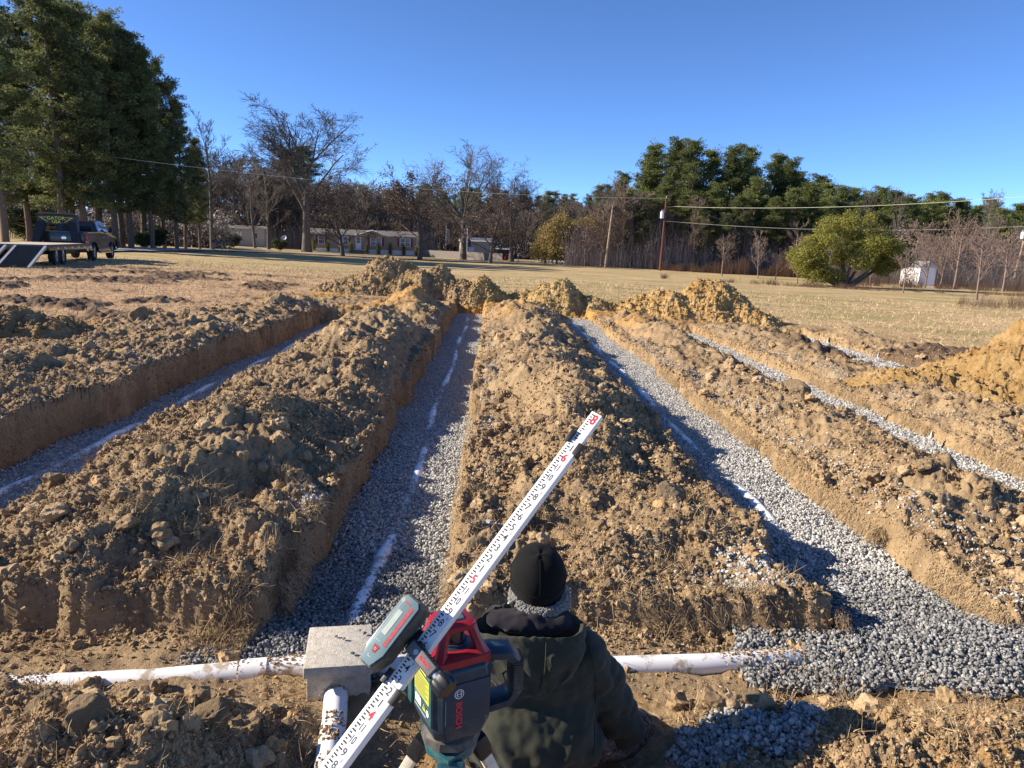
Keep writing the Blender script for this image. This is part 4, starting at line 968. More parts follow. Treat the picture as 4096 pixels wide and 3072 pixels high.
def hand(wr,dirv,side):
    d=nrm(dirv);up=Vector((0,0,1));sx=nrm(d.cross(up))*side;dn=nrm(sx.cross(d))*side
    pal=wr+d*.055;P_=[('e',W(pal),(.040,.048,.018),(0,0,math.atan2(d.y,d.x)-PI/2)),('c',W(wr),W(wr+d*.03),.025,.024)]
    for i,(o,l) in enumerate(((-.029,.068),(-.010,.076),(.010,.072),(.028,.058))):
        a=pal+sx*o+d*.038;b=a+d*l*.5-Vector((0,0,.008));c=b+d*l*.35-Vector((0,0,.022));P_+=[('c',W(a),W(b),.0095,.009),('c',W(b),W(c),.009,.0078)]
    a=pal-sx*.034-d*.02;b=a-sx*.024+d*.03-Vector((0,0,.006));c=b+d*.028-Vector((0,0,.012));P_+=[('c',W(a),W(b),.0125,.0105),('c',W(b),W(c),.0105,.0088)];return P_
fd=nrm(Vector((0,1,-.55)))                   # face direction, bowed
hu=nrm(Vector((0,.50,.87)))
body=[('e',W(H+Vector((0,.0,.0))),(.076,.098,.105),(-.45,0,0)),('e',W(H+fd*.03-hu*.055),(.060,.075,.060),(-.45,0,0)),
 ('e',W(H+fd*.103-hu*.030),(.012,.016,.020)),('e',W(H+fd*.085-hu*.085),(.028,.020,.018)),('e',W(H+fd*.085+hu*.01),(.055,.018,.014)),('e',W(H+Vector((.078,.0,-.02))),(.010,.020,.032)),('e',W(H+Vector((-.078,.0,-.02))),(.010,.020,.032)),
 ('e',W(H+fd*.088-hu*.066),(.024,.012,.006)),
 ('c',W(H+Vector((0,-.01,-.06))),W(neck+Vector((0,0,-.04))),.060,.062),
 ('e',W(chest+Vector((0,.03,-.02))),(.165,.105,.16)),('e',W(belly+Vector((0,.04,0))),(.145,.11,.16)),('e',W(hip),(.165,.12,.11)),
 ('c',W(sR),W(eR),.055,.042),('c',W(eR),W(wR),.040,.028),('c',W(sL),W(eL),.055,.042),('c',W(eL),W(wL),.040,.028),
 ('c',W(hip+Vector((.09,.02,-.02))),W(kR),.080,.058),('c',W(kR),W(aR),.052,.038),('c',W(hip+Vector((-.09,.02,-.02))),W(kL),.080,.058),('c',W(kL),W(aL),.052,.038),
 ('c',W(aR),W(aR+Vector((.03,.14,-.04))),.036,.028),('c',W(aL),W(aL+Vector((-.03,.14,-.04))),.036,.028)]+hand(wR,(-.15,1,-.35),1)+hand(wL,(.15,1,-.35),-1)
finish(blob_mesh(body,.0055,3),'body',m_skin,per)
for s in (-1,1):
    mb=MB();mb.lathe([(.001,-.011),(.008,-.008),(.0115,0),(.008,.008),(.001,.011)],12,Matrix.Translation(W(H+fd*.083+hu*.0-Vector((s*.031,0,0)))));mb.build('eye',m_white,per)
# trousers and boots
tr=[('e',W(hip+Vector((0,0,-.01))),(.185,.145,.13)),('c',W(hip+Vector((.09,.02,-.02))),W(kR),.105,.083),('c',W(kR),W(aR+Vector((0,0,.03))),.080,.060),('c',W(hip+Vector((-.09,.02,-.02))),W(kL),.105,.083),('c',W(kL),W(aL+Vector((0,0,.03))),.080,.060)]
fold=lambda a,s,k:(lambda co:a*fbm(co[:,0]*s+co[:,2]*s*.6*k,co[:,1]*s*.5+co[:,2]*s*1.1,4,31))
finish(blob_mesh(tr,.010),'trousers',m_camo,per,fold(.022,11,1))
for a_,s in ((aR,1),(aL,-1)):
    finish(blob_mesh([('c',W(a_+Vector((0,0,.06))),W(a_),.058,.056),('c',W(a_+Vector((0,-.03,-.02))),W(a_+Vector((s*.03,.16,-.03))),.050,.042)],.008),'boot',m_rubber,per)
# jacket
jk=[('e',W(chest+Vector((0,.005,-.02))),(.240,.145,.19)),('e',W(chest+Vector((0,.0,-.16))),(.250,.160,.20)),('e',W(belly),(.252,.170,.22)),('e',W(hip+Vector((0,.0,.05))),(.255,.18,.15)),
 ('e',W(chest+Vector((0,.02,.085))),(.185,.11,.075)),
 ('c',W(sR+Vector((-.01,0,0))),W(eR),.098,.086),('c',W(eR),W(wR+Vector((0,-.03,.02))),.076,.052),('c',W(sL+Vector((.01,0,0))),W(eL),.098,.086),('c',W(eL),W(wL+Vector((0,-.03,.02))),.076,.052)]
def jfold(co):
    x,y,z=co.T;d=.016*fbm(x*7,z*14+x*6,3,41)+.028*np.abs(fbm(x*9+z*5,z*9-x*5,3,44))+.004*fbm(x*30,z*30,2,46)
    # drag folds running up from the waist towards the right arm
    q=(z*.9-np.abs(x)*.7)*1.0;d+=.013*np.sin(q*62+4*fbm(x*6,z*6,2,47))*sm(-.05,-.30,z-(chest.z-PO_.z))*(.4+1.2*fbm(x*5,z*5,2,49)+.4)
    return d
finish(blob_mesh(jk,.008,8),'jacket',m_olive,per,jfold)
# seams
def surf_tube(pts,r,name,mat,parent):
    mb=MB();mb.tube(pts,r,6);return mb.build(name,mat,parent)
for sx in (1,-1):
    def arc(f0,f1,n=18):
        out=[]
        for i in range(n):
            t=i/(n-1);out.append((sx*(.205+.035*math.sin(t*PI)),t))
        return out
    ptsA=[];jo=[o_ for o_ in per.children if o_.name.startswith('jacket')][0];bpy.context.view_layer.update()
    from mathutils.bvhtree import BVHTree
    jt=BVHTree.FromPolygons([v.co for v in jo.data.vertices],[p.vertices[:] for p in jo.data.polygons])
    for x_,t in arc(0,1):
        z_=W(chest).z+.13-.42*t;h_=jt.ray_cast(Vector((x_+W(chest).x-.01,-1,z_)),Vector((0,1,0)))
        if h_[0]:ptsA.append(h_[0]+Vector((0,-.0012,0)))
    if len(ptsA)>3:surf_tube(ptsA,.0024,'armhole_seam',m_olive,jo)
# hood lying on the back
hb=H+Vector((-.035,-.10,-.150))
rings=[];NR=48
def hoodring(t):
    """t 0 at rolled rim, 1 at pointed bottom on the back"""
    out=[]
    for k in range(NR):
        a=2*PI*k/NR;cx=math.cos(a);cy=math.sin(a)
        w_=.202*(1-.06*t-.75*max(0,t-.40)**1.4);dp=.125*(1-.30*t)
        z=.05-.215*t-(.035*cx*cx)*(1-t)+(.02*cy)*(1-t)
        y=-.035-.055*math.sin(t*PI*.62)+dp*cy*(.9 if cy<0 else .55)
        fo=(.006*math.sin(9*a+5*t)+.007*math.sin(4*a+9*t)+.005*math.sin(15*a-7*t))*(.3+t)
        out.append(Vector((cx*(w_+fo),y+fo,z))+W(hb))
    return out
for t in [0,.03,.08,.15,.24,.34,.45,.56,.67,.77,.86,.93,.98,1.0]:rings.append(hoodring(t))
inner=[[ (p-W(hb))*Vector((1,1,1)).x+W(hb) for p in rings[0]]]
mb=MB();
lip=[[W(hb)+Vector(((p-W(hb)).x*.96,(p-W(hb)).y*.93,(p-W(hb)).z+.016)) for p in rings[0]],[W(hb)+Vector(((p-W(hb)).x*.88,(p-W(hb)).y*.8,(p-W(hb)).z-.004)) for p in rings[0]],[W(hb)+Vector(((p-W(hb)).x*.84,(p-W(hb)).y*.72,(p-W(hb)).z-.05)) for p in rings[0]]]
mb.loft(lip[::-1]+rings,True);hood=mb.build('hood',m_olive,per,ang=180)
sb=hood.modifiers.new('s','SUBSURF');sb.levels=3;sb.render_levels=3
hm=bpy.data.meshes.new_from_object(hood.evaluated_get(bpy.context.evaluated_depsgraph_get()));hp_=hood.parent;bpy.data.objects.remove(hood)
hood=finish(hm,'hood',m_olive,hp_,lambda co:.008*fbm(co[:,0]*16,co[:,2]*10,3,141)+.016*np.abs(fbm(co[:,0]*13+co[:,2]*8,co[:,2]*11,3,144))-.004+.0035*np.sin(co[:,0]*190)*sm(W(hb).z+.03,W(hb).z+.055,co[:,2]))
for xx in (-.085,.045):
    pts=[]
    for i,r_ in enumerate(rings[1:-1]):
        k=min(range(NR//2,NR),key=lambda q:abs((r_[q]-W(hb)).x-xx));pts.append(r_[k]+Vector((0,-.0015,.0012)))
    surf_tube(pts,.0022,'seam',m_olive,hood)
# black fleece lining bunched above the hood
fl_=[('e',W(H+Vector((-.040,-.085,-.135))),(.165,.085,.045),(0,.10,0)),('e',W(H+Vector((-.10,-.08,-.135))),(.075,.07,.045)),('e',W(H+Vector((.05,-.08,-.135))),(.085,.08,.045)),('e',W(H+Vector((-.03,-.115,-.118))),(.095,.035,.036))]
finish(blob_mesh(fl_,.006,6),'hood_lining',m_fleece,per,lambda co:.016*fbm(co[:,0]*14,co[:,2]*14+co[:,1]*9,3,51)+.022*np.abs(fbm(co[:,0]*11+co[:,2]*9,co[:,1]*9,2,53))-.006)
# neck gaiter / sherpa collar
mb=MB();cc=W(H+Vector((0.008,-.012,-.088)));rg=[];rngc=np.random.default_rng(4)
prof=[(.072,-.035),(.090,-.045),(.106,-.030),(.113,-.002),(.109,.024),(.098,.038),(.084,.038),(.074,.02)]
tl=Matrix.Rotation(.30,3,'X')
sher=[]
for r_,z in prof:
    rg.append([cc+tl@Vector((r_*math.cos(2*PI*k/36),r_*1.02*math.sin(2*PI*k/36),z)) for k in range(36)])
mb.loft(rg+[rg[0]],False);col=mb.build('fleece_collar',m_sherpa,per)
bm=bmesh.new();tmpl=bmesh.new();bmesh.ops.create_icosphere(tmpl,subdivisions=1,radius=1);tv=np.array([v.co[:] for v in tmpl.verts]);tf=np.array([[v.index for v in f.verts] for f in tmpl.faces]);tmpl.free();bm.free()
n=2600;ti=rngc.uniform(0,len(prof)-1.001,n);ang=rngc.uniform(0,2*PI,n);i0=ti.astype(int);fr=ti-i0;pr=np.array(prof);rr_=pr[i0]*(1-fr)[:,None]+pr[i0+1]*fr[:,None]
c_=np.stack([rr_[:,0]*np.cos(ang),rr_[:,0]*1.02*np.sin(ang),rr_[:,1]],-1)@np.array(tl).T+np.array(cc)
V_=c_[:,None,:]+tv[None]*rngc.uniform(.003,.0062,(n,1,1))*rngc.uniform(.7,1.5,(n,1,3));npmesh('fleece_curls',V_.reshape(-1,3),(tf[None]+(np.arange(n)*len(tv))[:,None,None]).reshape(-1,3),m_sherpa,col,smooth=True)['kind']='stuff'
# camo strip between collar and lining
mb=MB();mb.loft([[W(H+Vector((0.0,-.016,-.118)))+tl@Vector((r_*math.cos(2*PI*k/30),r_*math.sin(2*PI*k/30),z)) for k in range(30)] for r_,z in ((.090,-.03),(.112,-.02),(.108,.006),(.090,.012))],False);mb.build('shirt_collar',plain('pale camouflage',(.50,.45,.40),.9,var=.45,vscale=40),per)
# beanie
mb=MB();bc=W(H+Vector((0,-.005,.008)));bt=Matrix.Rotation(.42,3,'X')@Matrix.Diagonal((1,1.14,1.0));rg=[];NB=40
for i in range(15):
    t=i/14
    if t<.28:r_=.100+.004*math.sin(t/.28*PI*.5);z=-.085+t/.28*.072
    else:
        a=(t-.28)/.72*PI/2;r_=.104*math.cos(a)**.85 if i<14 else .004;z=-.013+.120*math.sin(a)
    ring=[]
    for k in range(NB):
        th_=2*PI*k/NB;rr=r_*(1-.018*(abs(math.cos(2*(th_-PI/4*0)))**24)*(t>.25)*(r_>.02))
        ring.append(bc+bt@Vector((rr*math.cos(th_),rr*math.sin(th_),z+.003*math.sin(3*th_+2))))
    rg.append(ring)
mb.loft(rg,True);hat=mb.build('beanie',m_hat,per,ang=180)
sb=hat.modifiers.new('s','SUBSURF');sb.levels=2;sb.render_levels=2
mb=MB();mb.tube([rg[5][k]*1.0+Vector((0,0,0)) for k in list(range(NB))+[0]],.0022,5,False);mb.build('brim_seam',m_hat,hat)

mb=MB();mb.tube([rg[i][NB*3//4]*1.0+Vector((0,-.0005,0)) for i in range(1,14)],.0018,5,False);mb.build('crown_seam',m_hat,hat)
# ------------------------------------------------------------------ trees
def bark(name,c):
    m,t,b=nt(name);n=N(t);co=n.coord();mp=n.new('ShaderNodeMapping');mp.inputs['Scale'].default_value=(6,6,1.2);n.l(co,mp.inputs['Vector'])
    n.l(n.ramp(n.noise(mp.outputs[0],2.5,5,.7),[(.3,tuple(x*.55 for x in c)),(.7,tuple(min(1,x*1.3) for x in c))]),b.inputs['Base Color']);b.inputs['Roughness'].default_value=.95;b.inputs['Specular IOR Level'].default_value=.1;return m
def leafmat(name,cs,tr=.25):
    m,t,b=nt(name);n=N(t);r=n.attr('rnd')
    oi=n.new('ShaderNodeObjectInfo');c=n.ramp(r,[(i/(len(cs)-1),x) for i,x in enumerate(cs)])
    hs=n.new('ShaderNodeHueSaturation');n.l(c,hs.inputs['Color']);n.l(n.math('ADD',n.math('MULTIPLY',oi.outputs['Random'],.5),.75),hs.inputs['Value'])
    n.l(hs.outputs[0],b.inputs['Base Color']);b.inputs['Roughness'].default_value=.65;b.inputs['Specular IOR Level'].default_value=.3
    b.inputs['Subsurface Weight'].default_value=0
    td=n.new('ShaderNodeBsdfTranslucent');n.l(hs.outputs[0],td.inputs['Color']);mx=n.new('ShaderNodeMixShader');mx.inputs[0].default_value=tr
    n.l(b.outputs[0],mx.inputs[1]);n.l(td.outputs[0],mx.inputs[2]);n.l(mx.outputs[0],t.nodes['Material Output'].inputs['Surface']);return m
b_pine=bark('pine bark',(.15,.11,.085));b_grey=bark('grey bark',(.15,.128,.11));b_pale=bark('pale bark',(.42,.38,.34));b_dark=bark('dark bark',(.10,.085,.075));b_red=bark('reddish twig bark',(.22,.16,.135))
l_pine=leafmat('pine needles',[(.05,.065,.025),(.13,.15,.052),(.27,.27,.10)],.4)
l_pineR=leafmat('bright pine needles',[(.06,.085,.028),(.15,.18,.055),(.28,.29,.10)],.35)
l_cedar=leafmat('cedar sprays',[(.15,.16,.03),(.30,.29,.06),(.46,.40,.10)],.35)
l_brown=leafmat('withered brown leaves',[(.05,.035,.028),(.10,.07,.055),(.17,.11,.08)])
l_gold=leafmat('yellow brown leaves',[(.15,.13,.04),(.29,.22,.075),(.42,.31,.13)])
l_green=leafmat('glossy evergreen leaves',[(.02,.035,.018),(.05,.07,.03),(.12,.14,.07)])
def tubes(polys,n=3):
    """polys: list of (pts (k,3), radii (k,)) -> verts, quads"""
    V=[];Fq=[];off=0
    an=np.arange(n)*2*PI/n;ca,sa=np.cos(an),np.sin(an);gr={}
    for p,r in polys:gr.setdefault(len(p),[]).append((p,r))
    for k,l in gr.items():
        P=np.array([a for a,_ in l]);R=np.array([b for _,b in l]);m=len(l)
        D=np.empty_like(P);D[:,1:-1]=P[:,2:]-P[:,:-2];D[:,0]=P[:,1]-P[:,0];D[:,-1]=P[:,-1]-P[:,-2];D/=np.linalg.norm(D,axis=2,keepdims=True)+1e-9
        up=np.zeros_like(D);up[...,0]=1.;w_=np.abs(D[...,0])>.8;up[w_]=(0,1,0)
        A=np.cross(D,up);A/=np.linalg.norm(A,axis=2,keepdims=True)+1e-9;B=np.cross(D,A)
        ring=P[:,:,None,:]+(A[:,:,None,:]*ca[None,None,:,None]+B[:,:,None,:]*sa[None,None,:,None])*R[:,:,None,None]
        V.append(ring.reshape(-1,3));base_=off+(np.arange(m)*k*n)[:,None,None]+(np.arange(k-1)*n)[None,:,None]
        i=np.arange(n)[None,None,:];j=(i+1)%n
        q=np.stack([base_+i,base_+j,base_+n+j,base_+n+i],-1).reshape(-1,4);Fq.append(q);off+=m*k*n
    return np.concatenate(V),np.concatenate(Fq)
def leaves(Cn,size,rng,flat=0.,asp=.5):
    n=len(Cn);a=rng.normal(size=(n,3));a/=np.linalg.norm(a,axis=1,keepdims=True);b=np.cross(a,rng.normal(size=(n,3)));b/=np.linalg.norm(b,axis=1,keepdims=True)
    s=size*rng.uniform(.6,1.3,(n,1));V=np.stack([Cn-a*s-b*s*asp*.2,Cn+b*s*asp,Cn+a*s,Cn-b*s*asp],1)
    return V.reshape(-1,3),(np.arange(n)*4)[:,None]+np.arange(4)[None]
def grow(rng,p,d,L,r,lvl,maxl,par,out,tips):
    """recursive limbs"""
    k=par['seg'];pts=[p];rad=[r];cur=d.copy();q=p.copy()
    for i in range(k):
        cur=cur+rng.normal(size=3)*par['wig']*(.6+.4*lvl)+np.array([0,0,par['up'][min(lvl,len(par['up'])-1)]]);cur/=np.linalg.norm(cur);q=q+cur*L/k;pts.append(q.copy());rad.append(max(par['rmin'],r*(1-(.62 if lvl<maxl else .8)*(i+1)/k)))
    out[min(lvl,1) if lvl<2 else 2].append((np.array(pts),np.array(rad)))
    if lvl>=maxl:
        tips.append(pts[-1]);tips.append(pts[-2]);return
    nb=par['nb'][lvl];
    for j in range(nb):
        t=rng.uniform(par['t0'][lvl],1.);i=min(k-1,int(t*k));f=t*k-i;o=pts[i]*(1-f)+pts[i+1]*f
        a=rng.normal(size=3);a-=a@cur*cur;a/=np.linalg.norm(a)+1e-9;ang=math.radians(par['ang'][lvl]*rng.uniform(.7,1.3));dl=(pts[i+1]-pts[i]);dl/=np.linalg.norm(dl)
        nd=dl*math.cos(ang)+a*math.sin(ang);ll=L*par['len'][lvl]*rng.uniform(.65,1.15)*(1.15-.5*t)
        grow(rng,o,nd,ll,max(par['rmin'],rad[i]*par['rr'][lvl]),lvl+1,maxl,par,out,tips)
    return
def bare_tree(seed,H=12.,kind='vase',leaf=None,rmin=.012,name='bare_tree',barkm=None,parts=True,lsize=.07,nleaf=2):
    rng=np.random.default_rng(seed)
    if kind=='vase':
        par=dict(seg=5,wig=.07,up=(0,.03,.02,.0,-.04),nb=(10,8,7,7),t0=(.32,.2,.12,.1),ang=(36,34,38,42),len=(.95,.62,.55,.5),rr=(.5,.42,.42,.5),rmin=rmin);L=H*.55;r=H*.022
    elif kind=='tall':
        par=dict(seg=6,wig=.05,up=(.05,.07,.04,.02,0),nb=(20,8,6,5),t0=(.25,.25,.2,.15),ang=(40,32,36,40),len=(.38,.5,.5,.5),rr=(.35,.5,.55,.6),rmin=rmin);L=H*.92;r=H*.013
    elif kind=='round':
        par=dict(seg=5,wig=.08,up=(.02,.03,.01,0,0),nb=(14,8,7,5),t0=(.22,.2,.2,.15),ang=(50,38,38,40),len=(.62,.55,.5,.5),rr=(.45,.5,.55,.6),rmin=rmin);L=H*.68;r=H*.02
    elif kind=='young':
        par=dict(seg=5,wig=.04,up=(.05,.12,.06,0,0),nb=(20,6,4,3),t0=(.25,.2,.2,.15),ang=(42,34,36,40),len=(.48,.45,.5,.5),rr=(.4,.55,.6,.6),rmin=rmin);L=H*.85;r=H*.014
    out=[[],[],[]];tips=[];p0=np.array([0,0,-.3]);grow(rng,p0,np.array([rng.normal()*.03,rng.normal()*.03,1.]),L,r,0,3 if kind!='vase' else 4,par,out,tips)
    allp=np.concatenate([p for l in out for p,_ in l]);k=H/allp[:,2].max()
    def fix(l):return [(p*k,q*max(k,.6)) for p,q in l]
    for p,q in out[0]:q[0]*=1.35
    V0,F0=tubes(fix(out[0]),8);V1,F1=tubes(fix(out[1]),5);V2,F2=tubes(fix(out[2]),3)
    root=empty(name);tr=npmesh('trunk',V0,F0,barkm or b_grey,root,smooth=True)
    V=np.concatenate([V1,V2]);Fq=np.concatenate([F1,F2+len(V1)])
    cr=npmesh('branches',V,Fq,barkm or b_grey,root,smooth=True)
    if leaf is not None:
        T=np.array(tips)*k;T=np.repeat(T,nleaf,0)+rng.normal(size=(len(T)*nleaf,3))*.18;v,f=leaves(T,lsize,rng);npmesh('leaves',v,f,leaf,root,attrs=dict(rnd=np.repeat(rng.uniform(0,1,len(T)),4)))
    root['h']=H;return root
def pine_tree(seed,H=22.,crown=.55,width=.20,nl=70,leaf=None,name='pine_tree',size=.17,per=26):
    rng=np.random.default_rng(seed);root=empty(name);zz=np.linspace(-.3,H*.97,12);bx_=np.cumsum(rng.normal(size=(12,2))*.06,0);TP=np.stack([bx_[:,0],bx_[:,1],zz],-1);r0=H*.0125
    V,Fq=tubes([(TP,r0*(1-.85*np.linspace(0,1,12))+.02)],9);npmesh('trunk',V,Fq,b_pine,root,smooth=True)
    lim=[];cl=[]
    for i in range(nl):
        t=(i+rng.uniform())/nl;z=H*(1-crown+crown*.97*t);c=np.array([np.interp(z,zz,bx_[:,0]),np.interp(z,zz,bx_[:,1]),z])
        prof=(math.sin(PI*min(1,(.12+.88*t))**.85)**.7 if t<.9 else .45)*(.45+.55*rng.uniform());L=H*width*max(prof,.16);a=rng.uniform(0,2*PI);el=.05+.75*t*rng.uniform(.5,1.2)
        d=np.array([math.cos(a)*math.cos(el),math.sin(a)*math.cos(el),math.sin(el)]);pts=[c]
        for k in range(4):d=d+np.array([0,0,.06])+rng.normal(size=3)*.10;d/=np.linalg.norm(d);pts.append(pts[-1]+d*L/4)
        pts=np.array(pts);lim.append((pts,np.linspace(.055*(1-.5*t),.018,5)))
        for k in range(int(4+L*3.2)):
            f=rng.uniform(.30,1.)*4;j=min(3,int(f));o=pts[j]+(pts[j+1]-pts[j])*(f-j);s=rng.normal(size=3)*.30*(.5+L*.22);s[2]=abs(s[2])*.7;e=o+s;cl.append(e)
            if rng.uniform()<.5:lim.append((np.array([o,(o+e)/2,e]),np.array([.02,.016,.012])))
    for i in range(14):cl.append(np.array([bx_[-1,0],bx_[-1,1],H])+rng.normal(size=3)*(.35,.35,.4)-np.array([0,0,.3]))
    # dead stubs below the crown
    for i in range(10):
        z=H*(1-crown)*rng.uniform(.4,1);c=np.array([np.interp(z,zz,bx_[:,0]),np.interp(z,zz,bx_[:,1]),z]);a=rng.uniform(0,2*PI);e=c+np.array([math.cos(a),math.sin(a),rng.uniform(-.2,.3)])*rng.uniform(.5,2.);lim.append((np.array([c,(c+e)/2,e]),np.array([.03,.02,.012])))
    V,Fq=tubes([x for x in lim if len(x[0])==5]+[x for x in lim if len(x[0])==3],4);npmesh('limbs',V,Fq,b_pine,root,smooth=True)
    cl=np.array(cl);n=len(cl);r=rng.uniform(.22,.42,(n,1,1));D=rng.normal(size=(n,per,3));D/=np.linalg.norm(D,axis=2,keepdims=True);D[...,2]=D[...,2]*.75+.12
    P=(cl[:,None,:]+D*r*rng.uniform(.5,1.15,(n,per,1))).reshape(-1,3);Dn=D.reshape(-1,3)
    side=np.cross(Dn,rng.normal(size=Dn.shape));side/=np.linalg.norm(side,axis=1,keepdims=True);s=size*rng.uniform(.7,1.3,(len(P),1))
    V=np.stack([P-side*s*.28,P+side*s*.28,P+Dn*s],1).reshape(-1,3);Fq=np.arange(len(V)).reshape(-1,3)
    rn=np.clip(np.repeat(rng.uniform(0,1,n),per)*.7+rng.uniform(0,.3,n*per),0,1)
    npmesh('needles',V,Fq,leaf or l_pine,root,attrs=dict(rnd=np.repeat(rn,3)));root['h']=H;return root
def copy_tree(o):
    c=o.copy();C.objects.link(c);c.parent=None
    for ch in o.children:
        k=ch.copy();C.objects.link(k);k.parent=c
    return c
used=set()
def place(proto,u,D,vtop,label,cat,group=None,wide=1.,rz=None,vb=None,base=None):
    o=proto if id(proto) not in used else copy_tree(proto);used.add(id(proto))
    q=at_y(u,1030,D);z=gz(q.x,D)
    # shift along so the foot is seen at column u
    for _ in range(3):
        w_=ray(u,1030);
        v_=foot_v(u,D,z);q=at_y(u,v_,D)
    top=at_y(u,vtop,D).z;h=top-z;s=h/proto['h']
    o.location=(q.x,D,z);o.scale=(s*wide,s*wide,s);o.rotation_euler=(0,0,random.uniform(0,6.28) if rz is None else rz)
    for k in list(o.keys()):
        if k!='h':del o[k]
    tag(o,label,cat,group);return o
def foot_v(u,D,z):
    v=1030.
    for _ in range(12):
        p=at_y(u,v,D);v+=(p.z-z)/D*F*.98
    return v
def clean_h():
    for o in C.objects:
        if 'h' in o.keys():del o['h']
# --- pines on the left
pv=[pine_tree(101+i,22,.84,.20,96,per=34,size=.19) for i in range(3)]+[pine_tree(110,22,.78,.18,100,per=34,size=.20)]
LP=[(25,64,-60,3),(120,76,70,1),(200,78,-50,2),(258,70,-25,0),(300,80,15,3),(350,72,40,1),(398,80,35,2),(463,76,75,0),(488,85,100,3),(532,79,120,1),(575,86,150,2),(610,80,200,3),(655,88,260,0),(705,84,330,1),(740,90,420,2),(-60,74,-30,3),(-170,82,-20,3),(800,92,560,3)]
desc=['dark tall pine at the far left edge of the grove','broad pine above the black gooseneck of the trailer','pine rising highest just left of the grove centre','dense pine behind the pickup cab','slim pine behind the pickup roof','pine with forked limbs above the pickup nose','pine just right of the pickup','straight trunked pine beside the gravel drive','slim pine behind the gravel drive','middle pine of the right half of the left grove','dark pine behind the grove right of centre','pine with thin trunk near the right of the grove','pine on the sloping right shoulder of the grove','lower pine near the right end of the left grove','short pine at the right end of the left grove','pine cut by the left picture edge','pine beyond the left picture edge','small pine hanging over the bare trees right of the grove']
for (u,D,vt,i),d_ in zip(LP,desc):place(pv[i],u,D,vt,d_,'pine tree','pines of the left grove',wide=1.15 if u<600 else .95)
# --- right hand pines
pr=[pine_tree(131+i,16,.66,.19,95,l_pineR,per=30,size=.18) for i in range(3)]
RP=[(2600,118,585,0),(2560,122,640,1),(2690,116,575,1),(2740,112,572,2),(2810,118,610,0),(2880,112,600,1),(2960,114,598,2),(3060,116,625,0),(3105,113,650,1),(3150,120,700,2),(2480,128,700,2)]
for i,(u,D,vt,k) in enumerate(RP):place(pr[k],u,D,vt,['leftmost tall pine','second tall pine set back','front left tall pine','broadest tall pine left of the utility pole top','tall pine right of the utility pole top','tall pine in the centre','twin topped pine right of the centre','open crowned pine at the right end','lesser pine leaning on the right end','shorter pine behind the right end','low pine behind the left end'][i]+' of the right hand stand','pine tree','tall pines beyond the road on the right',wide=1.25)
for i,(u,D,vt) in enumerate([(2500,106,760),(2560,104,800),(2650,107,720),(2730,105,770),(2790,103,830),(2850,106,740),(2930,104,790),(3000,107,720),(3070,104,800),(3140,105,760),(3200,107,740),(3270,105,800),(2620,108,850),(2890,102,860)]):
    place(pr[i%3],u,D,vt,'mid height pine inside the thicket below the tall right hand pines','pine tree','pines inside the roadside thicket',wide=1.4)
# far low pines
for i,u in enumerate(np.linspace(3170,4350,30)):
    vt=np.interp(u,[3170,3400,3600,3750,4096,4400],[715,760,775,800,850,870])+random.uniform(-28,30)
    place(pr[i%3],u+random.uniform(-12,12),random.uniform(112,150),vt,'young pine in the evergreen belt behind the right hand lawn','pine tree','young pines behind the right hand lawn',wide=1.5)
for i,u in enumerate(np.linspace(1380,2480,34)):
    vt=np.interp(u,[1380,1600,1800,2050,2150,2300,2480],[760,780,750,800,790,790,770])+random.uniform(-35,35)
    place(pv[i%4] if i%2 else pr[i%3],u,random.uniform(190,230),vt,'distant pine in the wood behind the mobile home and the road','pine tree','distant pines behind the mobile home',wide=1.2)
place(pv[0],1150,165,610,'dark round topped pine behind the tall bare tree left of the mobile home','pine tree',wide=2.1);place(pv[1],1225,175,590,'dark pine crown seen through the largest bare tree','pine tree',wide=1.9);place(pv[2],1050,185,690,'low dark pine left of the largest bare tree','pine tree',wide=1.7)
# --- bare trees
bv_=[bare_tree(201,15,'vase',rmin=.012),bare_tree(202,15,'vase',rmin=.012),bare_tree(203,12,'tall',rmin=.014),bare_tree(204,12,'tall',rmin=.014)]
place(bv_[0],1228,118,405,'largest bare spreading tree at the left corner of the mobile home','bare tree',wide=1.35,rz=.6)
place(bv_[1],1852,122,562,'wide bare spreading tree right of the mobile home','bare tree',wide=1.2,rz=2.)
place(bv_[0],2045,118,655,'pale bare tree beside the driveway mailbox','bare tree',wide=1.05,rz=4.)
place(bv_[2],850,96,440,'tall slender bare tree right of the pine grove','bare tree',wide=1.3,rz=1.)
place(bv_[3],1075,120,560,'bare tree with multiple thin stems left of the largest tree','bare tree',wide=1.4)
place(bv_[2],1020,125,600,'bare tree standing behind the multi stemmed tree','bare tree',wide=1.3)
bd=[bare_tree(211,9,'round',l_brown,barkm=b_dark,nleaf=3,lsize=.09),bare_tree(212,9,'round',l_brown,barkm=b_dark,nleaf=3,lsize=.09)]
place(bd[0],1372,100,690,'dark tree with withered leaves before the mobile home door','tree',wide=1.15,rz=0)
place(bd[1],1678,100,655,'dark brown tree at the right end of the mobile home','tree',wide=1.1,rz=1)
place(bd[0],1960,97,735,'small dark brown tree in front of the grey board fence','tree',wide=1.15,rz=2.5)
